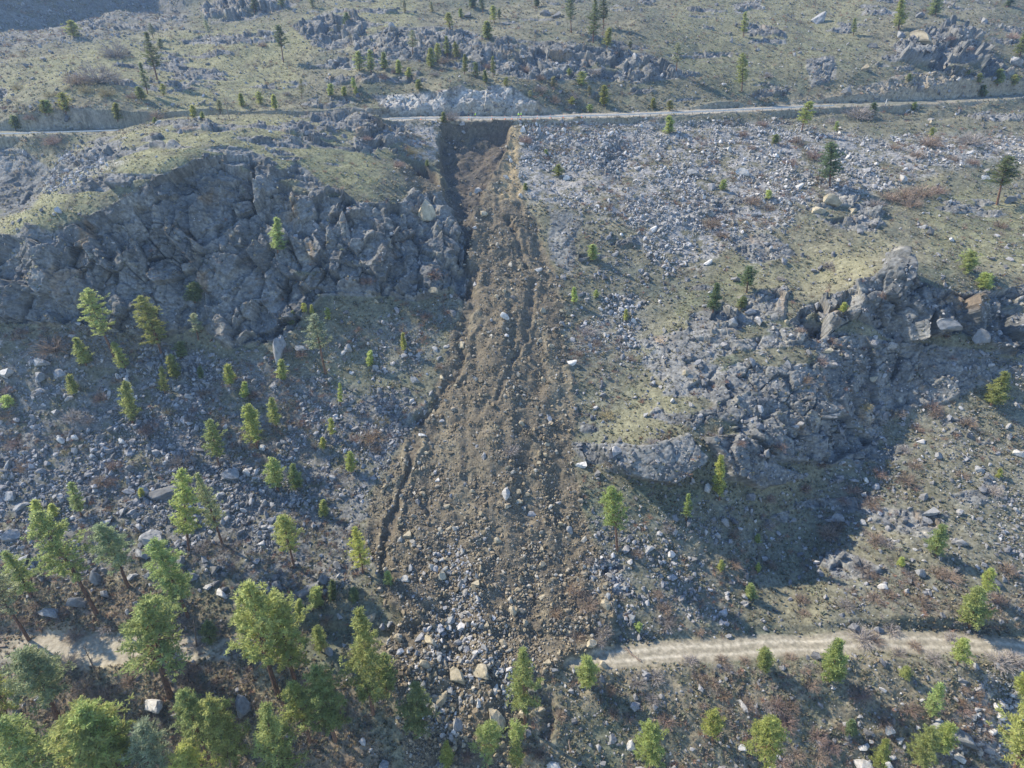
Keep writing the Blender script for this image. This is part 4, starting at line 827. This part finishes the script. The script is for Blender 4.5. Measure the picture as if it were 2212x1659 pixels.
SH = '''C 1130 715 175 g|A 760 310 200 g|A 640 470 260 g|A 330 600 90 y|A 700 590 110 y|A 500 500 160 b|A 560 575 100 y|A 1010 745 110 b|A 1860 605 60 g|A 45 290 50 o|A 155 330 40 o|A 85 355 36 o|A 440 565 50 y|A 1700 285 60 r|A 350 900 120 r|A 950 310 70 g|A 120 560 80 y|A 860 610 80 b|A 200 760 80 r|B 1190 440 90 r|B 455 975 90 y|B 720 745 120 g|B 1190 900 90 r|B 1500 610 90 g|B 1290 570 90 g|B 660 390 90 b|B 1290 500 70 b|B 350 460 60 r|B 280 490 70 r|B 950 430 70 r|B 600 470 70 g|B 1380 640 80 b|B 1650 470 80 g|B 380 1060 70 r|B 500 1110 60 r|B 170 890 70 r|C 385 860 80 r|C 210 1040 60 r|C 860 990 110 r|C 740 900 80 b|C 510 790 80 r|C 285 790 70 g|C 450 950 60 r|C 1600 900 150 b|C 1850 890 180 g|C 1440 1240 150 b|C 1560 1230 150 b|C 1650 1220 110 r|C 1330 1260 130 b|C 1480 1300 130 b|C 1750 1020 90 b|C 1880 1040 80 r|C 1520 1000 90 b|C 450 1290 120 b|C 700 1050 80 r|C 960 780 80 g|C 560 480 70 g|C 1370 940 80 b|C 2140 230 80 r|C 1850 310 60 r|C 1740 240 60 r|C 180 1430 150 b|C 250 1510 100 b|C 560 1330 90 b|C 1240 1310 110 g|C 880 1150 70 b|C 2050 1450 90 b|D 145 470 90 r|D 360 560 230 b|D 140 520 60 o|D 650 905 100 r|D 760 790 70 b|D 990 1090 130 r|D 950 1110 100 r|D 480 1020 130 g|D 1230 1040 80 g|D 1950 620 90 r|D 1960 1070 80 r|D 155 1345 110 o|D 730 1350 90 r|D 1190 1310 160 g|D 650 1440 110 b|D 440 1250 60 y|D 720 1450 80 r|D 1640 890 80 r|D 60 850 80 r|D 1100 990 80 y|D 100 1200 110 r|D 1330 870 80 b|D 1140 760 60 r|D 1250 985 60 r|D 580 1050 90 g|D 1870 590 80 r|E 200 1150 160 o|E 1105 1240 110 g|E 600 110 120 r|E 170 150 90 r|E 1600 470 110 g|E 1650 550 80 b|E 90 1170 90 r|E 230 1230 80 o|E 560 380 80 r|E 1720 1010 100 y|E 2010 1190 90 g|E 300 950 90 g|E 270 1050 110 y|E 640 700 70 b|E 1870 650 60 b|E 1540 620 70 b|E 1730 1330 80 g|F 970 540 80 r|F 1290 250 60 r|F 1170 585 60 r|F 1745 650 60 r|F 1690 510 70 r|F 1610 960 120 r|F 630 1220 90 r|F 560 1550 90 r|F 780 1490 100 r|F 1100 1490 110 r|F 1270 1390 110 r|F 1520 1100 80 r|F 900 1330 80 r|F 1450 1430 130 b|F 1040 1570 80 r|F 1190 960 90 y|F 1850 1060 110 b|F 1640 1010 90 b|F 1440 1240 80 g|F 1400 1000 100 g|F 950 50 90 g|F 630 140 60 g|F 890 660 90 r|F 800 790 90 b|F 1180 830 90 g|F 1330 1330 80 y|F 760 470 70 b|F 1500 1330 100 b|F 1800 1400 100 b|F 1220 1580 120 b|F 2010 1500 110 g|F 380 1210 70 r|G 240 570 110 b|G 150 690 100 b|G 400 640 90 b|G 500 760 150 b|G 700 720 120 g|G 420 960 180 g|G 560 1100 180 b|G 700 1160 180 b|G 620 1180 130 g|G 850 1060 150 b|G 1230 1020 140 b|G 1250 1120 140 b|G 1380 1090 80 b|G 1000 1340 120 g|G 880 1370 130 g|G 780 1260 120 b|G 1290 830 110 g|G 1180 700 120 g|G 1420 720 110 g|G 900 260 90 b|G 1300 210 110 g|G 600 150 110 g|G 30 640 110 b|G 1700 640 80 b|G 1950 800 90 b|G 2110 690 80 b|G 80 430 90 b|H 1690 750 120 g|H 1530 790 110 b|H 1600 560 150 b|H 1540 480 110 b|H 1690 830 80 g|H 2090 600 110 b|H 2100 690 120 g|H 2040 520 90 b|H 1910 1080 130 g|H 2040 1050 110 g|H 1740 1130 80 b|H 820 400 60 y|H 1600 300 70 g|H 1910 250 90 b|H 2110 80 90 g|H 1760 1290 90 b|H 1860 1310 90 r|H 2100 1320 130 r|H 1290 1540 110 b|H 1420 1300 90 b|H 2010 1190 110 g|H 820 1560 90 r|H 1480 480 90 o|H 1380 640 100 o|H 60 1610 120 b|H 1180 1540 80 b|I 330 130 100 b|I 110 760 80 b|I 950 120 130 b|I 1000 70 110 b|I 1250 160 110 b|I 1310 180 100 g|I 1160 330 130 g|I 1210 380 90 b|I 1490 430 110 b|I 1460 380 90 g|I 1730 390 150 b|I 1650 370 110 b|I 1550 560 120 b|I 770 550 100 b|I 780 640 80 b|I 1050 580 110 g|I 1240 540 110 b|I 1330 510 100 b|I 2110 350 130 b|I 2040 560 100 r|I 1160 780 170 g|I 1240 800 110 b|I 1740 800 110 g|I 1350 740 110 g|I 1630 920 120 g|I 2040 940 160 g|I 2150 930 140 g|I 270 1160 90 o|I 600 1220 130 r|I 420 1220 110 b|I 680 1330 150 r|I 560 1240 110 g|I 870 1430 130 r|I 960 1490 130 r|I 700 1240 110 b|I 880 1560 130 b|I 740 1540 120 b|I 1140 1160 150 r|I 1300 1320 130 b|I 1480 1250 120 r|I 1820 1260 110 r|I 1900 1150 100 b|I 1820 1130 80 b|I 100 1050 110 b|I 200 1090 90 b|I 50 940 110 g|I 250 940 90 b|I 400 950 80 b|I 1880 1480 110 d|I 1960 1400 90 b|I 1800 1220 60 o|I 550 60 100 g|I 560 320 80 b|I 330 310 110 b|I 700 930 90 b|I 840 1100 100 b|I 1400 900 110 g|I 1500 850 90 b|I 1950 1260 90 b|I 640 1600 120 r|I 1030 1380 90 b|I 300 1000 80 g'''
SREC = []
for rec in SH.split('|'):
    k, a_, b_1, w_, tn = rec.split(); tn = 'b' if tn == 'd' else tn; uu_, vv_ = tp(k, float(a_), float(b_1)); SREC.append((uu_, vv_, float(w_)*ZS, tn))
recs = []
for s_ in SREC:
    sz = 'broad' if s_[2] > 40 else ('medium' if s_[2] > 29 else 'small'); recs.append((s_[0], s_[1], f'{sz} {BN[s_[3]]} leafless shrub', region(s_[0], s_[1])))
labs = name_series(recs); dup_l = {}
for l in labs: dup_l[l] = dup_l.get(l, 0)+1
for q, (s_, lb) in enumerate(zip(SREC, labs)):
    i = at_px(s_[0], s_[1]+s_[2]*.25); B = P3[i]; wm = s_[2]/FF*float(dep[i])
    o = bpy.data.objects.new('shrub', BM[q % 8]); COL.objects.link(o); o.location = B-np.array((0, 0, .05)); rr = wm*.55
    o.scale = (rr, rr, rr*rb.uniform(.8, 1.15)); o.rotation_euler = (rb.uniform(-.2, .05), rb.uniform(-.15, .15), rb.uniform(0, 6.28))
    c_ = BC[s_[3]]; j = rb.uniform(.8, 1.2); o.color = (c_[0]*j, c_[1]*j, c_[2]*j, 1)
    tagset(o, lb, 'shrub', 'leafless shrubs scattered on the slope')
# the smaller brush between them, one mesh
def brush_mass(count, seed):
    r = np.random.default_rng(seed)
    wq = (.35*m_brush+.25*m_lit+.35*m_talus*(1-clump)+.5*m_pale+.10+.12*(v < 250))*(1-m_slide*.93)*(1-m_rock*.7)*(1-m_dr)*(1-m_lime*.35)*(1-m_hw)*sstep(-.1, .4, fbm2(x, y+z, 12, 2, 640)+.15)
    cand = np.where(inview & vis & (wq > .02))[0]; pw = wq[cand]*(dep[cand]/100.)**1.2; pw /= pw.sum(); pick = r.choice(cand, count, p=pw)
    nb = 34; rad = r.uniform(.4, 1.15, (count, 1, 1))*(dep[pick][:, None, None]/140)**.35; az = r.uniform(0, 6.28, (count, nb)); el = np.arccos(r.uniform(.1, .98, (count, nb)))
    d = np.stack([np.cos(az)*np.sin(el), np.sin(az)*np.sin(el), np.cos(el)*.9], 2)+r.normal(0, .1, (count, nb, 3))
    b = P3[pick][:, None]+d*rad*r.uniform(0, .35, (count, nb, 1)); tip = P3[pick][:, None]+d*rad*r.uniform(.7, 1.05, (count, nb, 1))
    s_ = np.cross(d, r.normal(size=d.shape)); s_ /= np.linalg.norm(s_, axis=2, keepdims=True); w_ = .028
    V = np.stack([b-s_*w_, b+s_*w_, tip+s_*w_*.5, tip-s_*w_*.5], 2).reshape(-1, 3)
    tones = np.array([(.24, .19, .155), (.28, .25, .23), (.22, .19, .17), (.30, .19, .14), (.30, .27, .19)])[r.integers(0, 5, count)]
    t2 = leaf_mat('brush_twigs', .1, False, .9)
    o = mesh_np('low_brush', V, np.arange(len(V)).reshape(-1, 4), t2, np.repeat(tones, nb*4, 0), False); o['kind'] = 'stuff'; tagset(o, 'low bare grey brown brush spread between the rocks', 'brush')
brush_mass(int(9500*DETAIL), 91)
# ------------------------------------------------------------ highway furniture: guardrail, cones, posts, people
def flat_mat(name, c, rough=.6, metal=0):
    m, t, b = new_mat(name); n1 = t.nodes.new('ShaderNodeTexNoise'); n1.inputs['Scale'].default_value = 4
    tc = t.nodes.new('ShaderNodeTexCoord'); t.links.new(tc.outputs['Object'], n1.inputs['Vector'])
    mr_ = t.nodes.new('ShaderNodeMapRange'); mr_.inputs[3].default_value = .85; mr_.inputs[4].default_value = 1.15; t.links.new(n1.outputs['Fac'], mr_.inputs[0])
    mx = t.nodes.new('ShaderNodeVectorMath'); mx.operation = 'SCALE'; mx.inputs[0].default_value = c; t.links.new(mr_.outputs[0], mx.inputs['Scale']); t.links.new(mx.outputs[0], b.inputs['Base Color'])
    b.inputs['Roughness'].default_value = rough; b.inputs['Metallic'].default_value = metal; return m
M_galv = flat_mat('galvanised_steel', (.62, .62, .60), .5, .25); M_post = flat_mat('weathered_timber', (.16, .13, .10), .9)
M_or = flat_mat('orange_plastic', (.75, .17, .05)); M_wh = flat_mat('white_paint', (.75, .75, .73))
def hw_pt(xx, off=0):
    yy = np.interp(xx, HWX, HWY); return np.array((xx, yy-off/.96, float(np.interp(xx, HWX, HWZ))))
def rail(name, x0, x1, off, lb):
    e_ = empty(name, hw_pt((x0+x1)/2, off)); tagset(e_, lb, 'guardrail'); o0 = np.array(e_.location)
    xs = np.arange(x0, x1, 1.9); prof = [(-.02, .42), (.05, .49), (-.02, .57), (.05, .66), (-.02, .74)]       # W shaped beam
    V = []; F_ = []
    for i, xx in enumerate(xs):
        p = hw_pt(xx, off)-o0
        for a, b in prof: V.append((p[0], p[1]-a-.08, p[2]+b+.12))
        if i:
            for k in range(4): a = (i-1)*5+k; F_.append((a, a+1, a+6, a+5))
    child('rail', me_np('w_beam', np.array(V), np.array(F_), M_galv, None, False), e_)
    pv, pf = None, None
    for n_, xx in enumerate(xs[::2][:100]):
        p = hw_pt(xx, off)-o0; b = .075; bx = np.array([(sx*b, sy*b, zz) for zz in (-.6, .92) for sx, sy in ((-1, -1), (1, -1), (1, 1), (-1, 1))])
        if n_ == 0: me_p = me_np('post', bx, np.array([(0, 1, 5, 4), (1, 2, 6, 5), (2, 3, 7, 6), (3, 0, 4, 7), (4, 5, 6, 7)]), M_post, None, False)
        c = child('post', me_p, e_); c.location = p+np.array((0, .06, 0))
rail('guardrail', -40, 118, 4.2, 'long steel guardrail along the outer edge of the highway above the scar')
rail('guardrail', -178, -108, 4.2, 'steel guardrail on the left bend of the highway behind the grassy knoll')
def lathe(prof, sides=12):
    a = np.arange(sides)/sides*2*math.pi; V = np.array([(r*math.cos(t), r*math.sin(t), z_) for r, z_ in prof for t in a]); F_ = [(i*sides+k, i*sides+(k+1) % sides, (i+1)*sides+(k+1) % sides, (i+1)*sides+k) for i in range(len(prof)-1) for k in range(sides)]
    return V, np.array(F_)
cone_me = me_np('cone', *lathe([(.02, 1.1), (.05, 1.1), (.14, .05), (.26, .05), (.26, 0)]), M_or); band_me = me_np('band', *lathe([(.075, .85), (.098, .62)]), M_wh)
cone_x = [1090+k for k in (0,)]
for n_, px in enumerate((1093, 1028, 1145, 1201, 1233, 1250, 1271, 1312, 1343, 1375, 1420)):     # 2500-frame pixels
    a, _ = ae(px*.8848, 254); yy = 217.; xx = a*yy; yy = float(np.interp(xx, HWX, HWY)); xx = a*(yy-2.6); p = hw_pt(xx, 2.9)
    e_ = empty('traffic_cone', p+np.array((0, 0, .03))); child('cone_body', cone_me, e_); child('reflective_band', band_me, e_)
    w_ = ['first', 'second', 'third', 'fourth', 'fifth', 'sixth', 'seventh', 'eighth', 'ninth', 'tenth', 'last'][sorted((1093, 1028, 1145, 1201, 1233, 1250, 1271, 1312, 1343, 1375, 1420)).index(px)]
    tagset(e_, f'orange traffic cone behind the guardrail, {w_} from the left', 'traffic cone', 'traffic cones closing the outer lane')
# delineator post at the right
p = P3[at_px(2163*.8848, 251*.8848)]; o = bpy.data.objects.new('marker_post', me_np('marker_post', *lathe([(.09, 0), (.09, 1.5), (.07, 1.6), (.0, 1.62)]), M_wh)); COL.objects.link(o); o.location = p; tagset(o, 'slim white marker post by the highway below the tan rock cut', 'marker post')
# people: continuous skinned bodies
M_skin = flat_mat('skin', (.45, .28, .20)); M_pants = flat_mat('dark_trousers', (.035, .04, .06), .9); M_vest = flat_mat('high_visibility_vest', (.55, .85, .06), .7); M_jack = flat_mat('dark_jacket', (.04, .05, .08), .9); M_hat = flat_mat('white_hard_hat', (.8, .8, .78), .4); M_hair = flat_mat('dark_hair', (.04, .03, .02))
def person(loc, rot, top, hat, pose, lb):
    j = {'pel': (0, 0, .95), 'spine': (0, 0, 1.15), 'chest': (0, 0, 1.38), 'neck': (0, 0, 1.52), 'head': (0, .01, 1.66), 'htop': (0, 0, 1.77)}
    for s_, n_ in ((-1, 'l'), (1, 'r')):
        j['hip'+n_] = (s_*.10, 0, .90); j['kn'+n_] = (s_*.12, .03+pose*.04*s_, .50); j['an'+n_] = (s_*.13, pose*.08*s_, .09); j['to'+n_] = (s_*.15, pose*.08*s_+.17, .04)
        j['sh'+n_] = (s_*.20, 0, 1.42); j['el'+n_] = (s_*.27, .02+.05*pose, 1.13); j['wr'+n_] = (s_*(.24-.06*pose), .12+.1*pose, .92+.1*pose); j['pa'+n_] = (s_*(.23-.07*pose), .17+.11*pose, .86+.12*pose)
    E = [('pel', 'spine'), ('spine', 'chest'), ('chest', 'neck'), ('neck', 'head'), ('head', 'htop')]
    for n_ in 'lr':
        E += [('pel', 'hip'+n_), ('hip'+n_, 'kn'+n_), ('kn'+n_, 'an'+n_), ('an'+n_, 'to'+n_), ('chest', 'sh'+n_), ('sh'+n_, 'el'+n_), ('el'+n_, 'wr'+n_), ('wr'+n_, 'pa'+n_)]
        for f_ in range(5):
            k = f'f{f_}{n_}'; pa = np.array(j['pa'+n_]); off = np.array(((f_-2)*.018, .035, -.065-.012*(2-abs(f_-2)))) if f_ else np.array((-.045*(1 if n_ == 'r' else -1), .02, -.02)); j[k] = tuple(pa+off); E.append(('pa'+n_, k))
    rad = {'pel': .15, 'spine': .135, 'chest': .155, 'neck': .062, 'head': .098, 'htop': .07, 'hip': .095, 'kn': .062, 'an': .045, 'to': .042, 'sh': .066, 'el': .045, 'wr': .032, 'pa': .036}
    ks = list(j); me = bpy.data.meshes.new('person'); me.from_pydata([j[k] for k in ks], [(ks.index(a), ks.index(b)) for a, b in E], [])
    o = bpy.data.objects.new('person', me); COL.objects.link(o); md = o.modifiers.new('s', 'SKIN'); sk = me.skin_vertices[0].data
    for i, k in enumerate(ks):
        rr = rad.get(k, rad.get(k[:-1], .010)); sk[i].radius = (rr, rr*(.8 if k in ('chest', 'spine', 'pel') else 1))
        sk[i].use_root = (k == 'pel')
    o.modifiers.new('u', 'SUBSURF').levels = 1; dg = bpy.context.evaluated_depsgraph_get(); me2 = bpy.data.meshes.new_from_object(o.evaluated_get(dg)); o.modifiers.clear(); o.data = me2
    me2.materials.clear(); [me2.materials.append(m) for m in (M_skin, M_pants, top)]
    for f in me2.polygons:
        c = f.center; f.material_index = 1 if (c.z < .98 and abs(c.x) < .19 and c.z > .0) and not (c.z > .78 and abs(c.x) > .17) else (2 if (c.z < 1.50 and (c.z > .98 or abs(c.x) > .19) and not (abs(c.x) > .12 and c.z < .97)) else 0); f.use_smooth = True
    o.location = loc; o.rotation_euler = (0, 0, rot); tagset(o, lb, 'person')
    child('hard_hat' if hat else 'hair', me_np('hat', *lathe([(.13, 1.70), (.115, 1.74), (.11, 1.79), (.07, 1.84), (.0, 1.855)] if hat else [(.098, 1.64), (.108, 1.70), (.10, 1.76), (.06, 1.80), (0, 1.81)]), M_hat if hat else M_hair), o)
for px, off, top, hat, pose, rot, lb in ((1266, 1.5, M_vest, True, .6, 2.8, 'person in a bright yellow green vest by the slide edge, left of a vested pair'), (1272, .8, M_vest, True, 1.0, -1.4, 'person in a yellow green vest and hard hat, right one of the vested pair'),
    (1160.5, .6, M_vest, True, .4, 1.2, 'person in a yellow green vest standing with the dark clad group'), (1157.5, 0, M_jack, False, .5, -.6, 'person in dark clothes just left of the single vested person'), (1144, .8, M_jack, False, .3, .6, 'person in dark clothes standing leftmost of the group by the rail'), (1153, -.6, M_jack, False, .8, 3.0, 'person in dark jacket in the middle of the group by the rail')):
    a, _ = ae(px*.8848, 252); yy = 218.
    for _ in range(4): yy = float(np.interp(a*yy, HWX, HWY))-off
    p = hw_pt(a*yy, off); person(tuple(p+np.array((0, 0, .02))), rot, top, hat, pose, lb)
# ------------------------------------------------------------ air
def haze_box(dens):
    bm = bmesh.new(); bmesh.ops.create_cube(bm, size=1); me = bpy.data.meshes.new('haze'); bm.to_mesh(me); bm.free(); o = bpy.data.objects.new('haze', me); COL.objects.link(o)
    zl, zh = float(P3[:, 2].min())-1.5, max(float(P3[:, 2].max()), 110)+22; o.location = (0, 450, (zl+zh)/2); o.scale = (2400, 1100, zh-zl); o['kind'] = 'stuff'; o['label'] = 'thin pale haze in the air between camera and hillside'; o['category'] = 'haze'
    m = bpy.data.materials.new('air'); m.use_nodes = True; t = m.node_tree; t.nodes.clear(); out = t.nodes.new('ShaderNodeOutputMaterial'); vo = t.nodes.new('ShaderNodeVolumePrincipled'); vo.inputs['Color'].default_value = (.40, .62, 1.0, 1); vo.inputs['Density'].default_value = dens; vo.inputs['Anisotropy'].default_value = .3
    t.links.new(vo.outputs[0], out.inputs['Volume']); me.materials.append(m)
haze_box(0.00022)
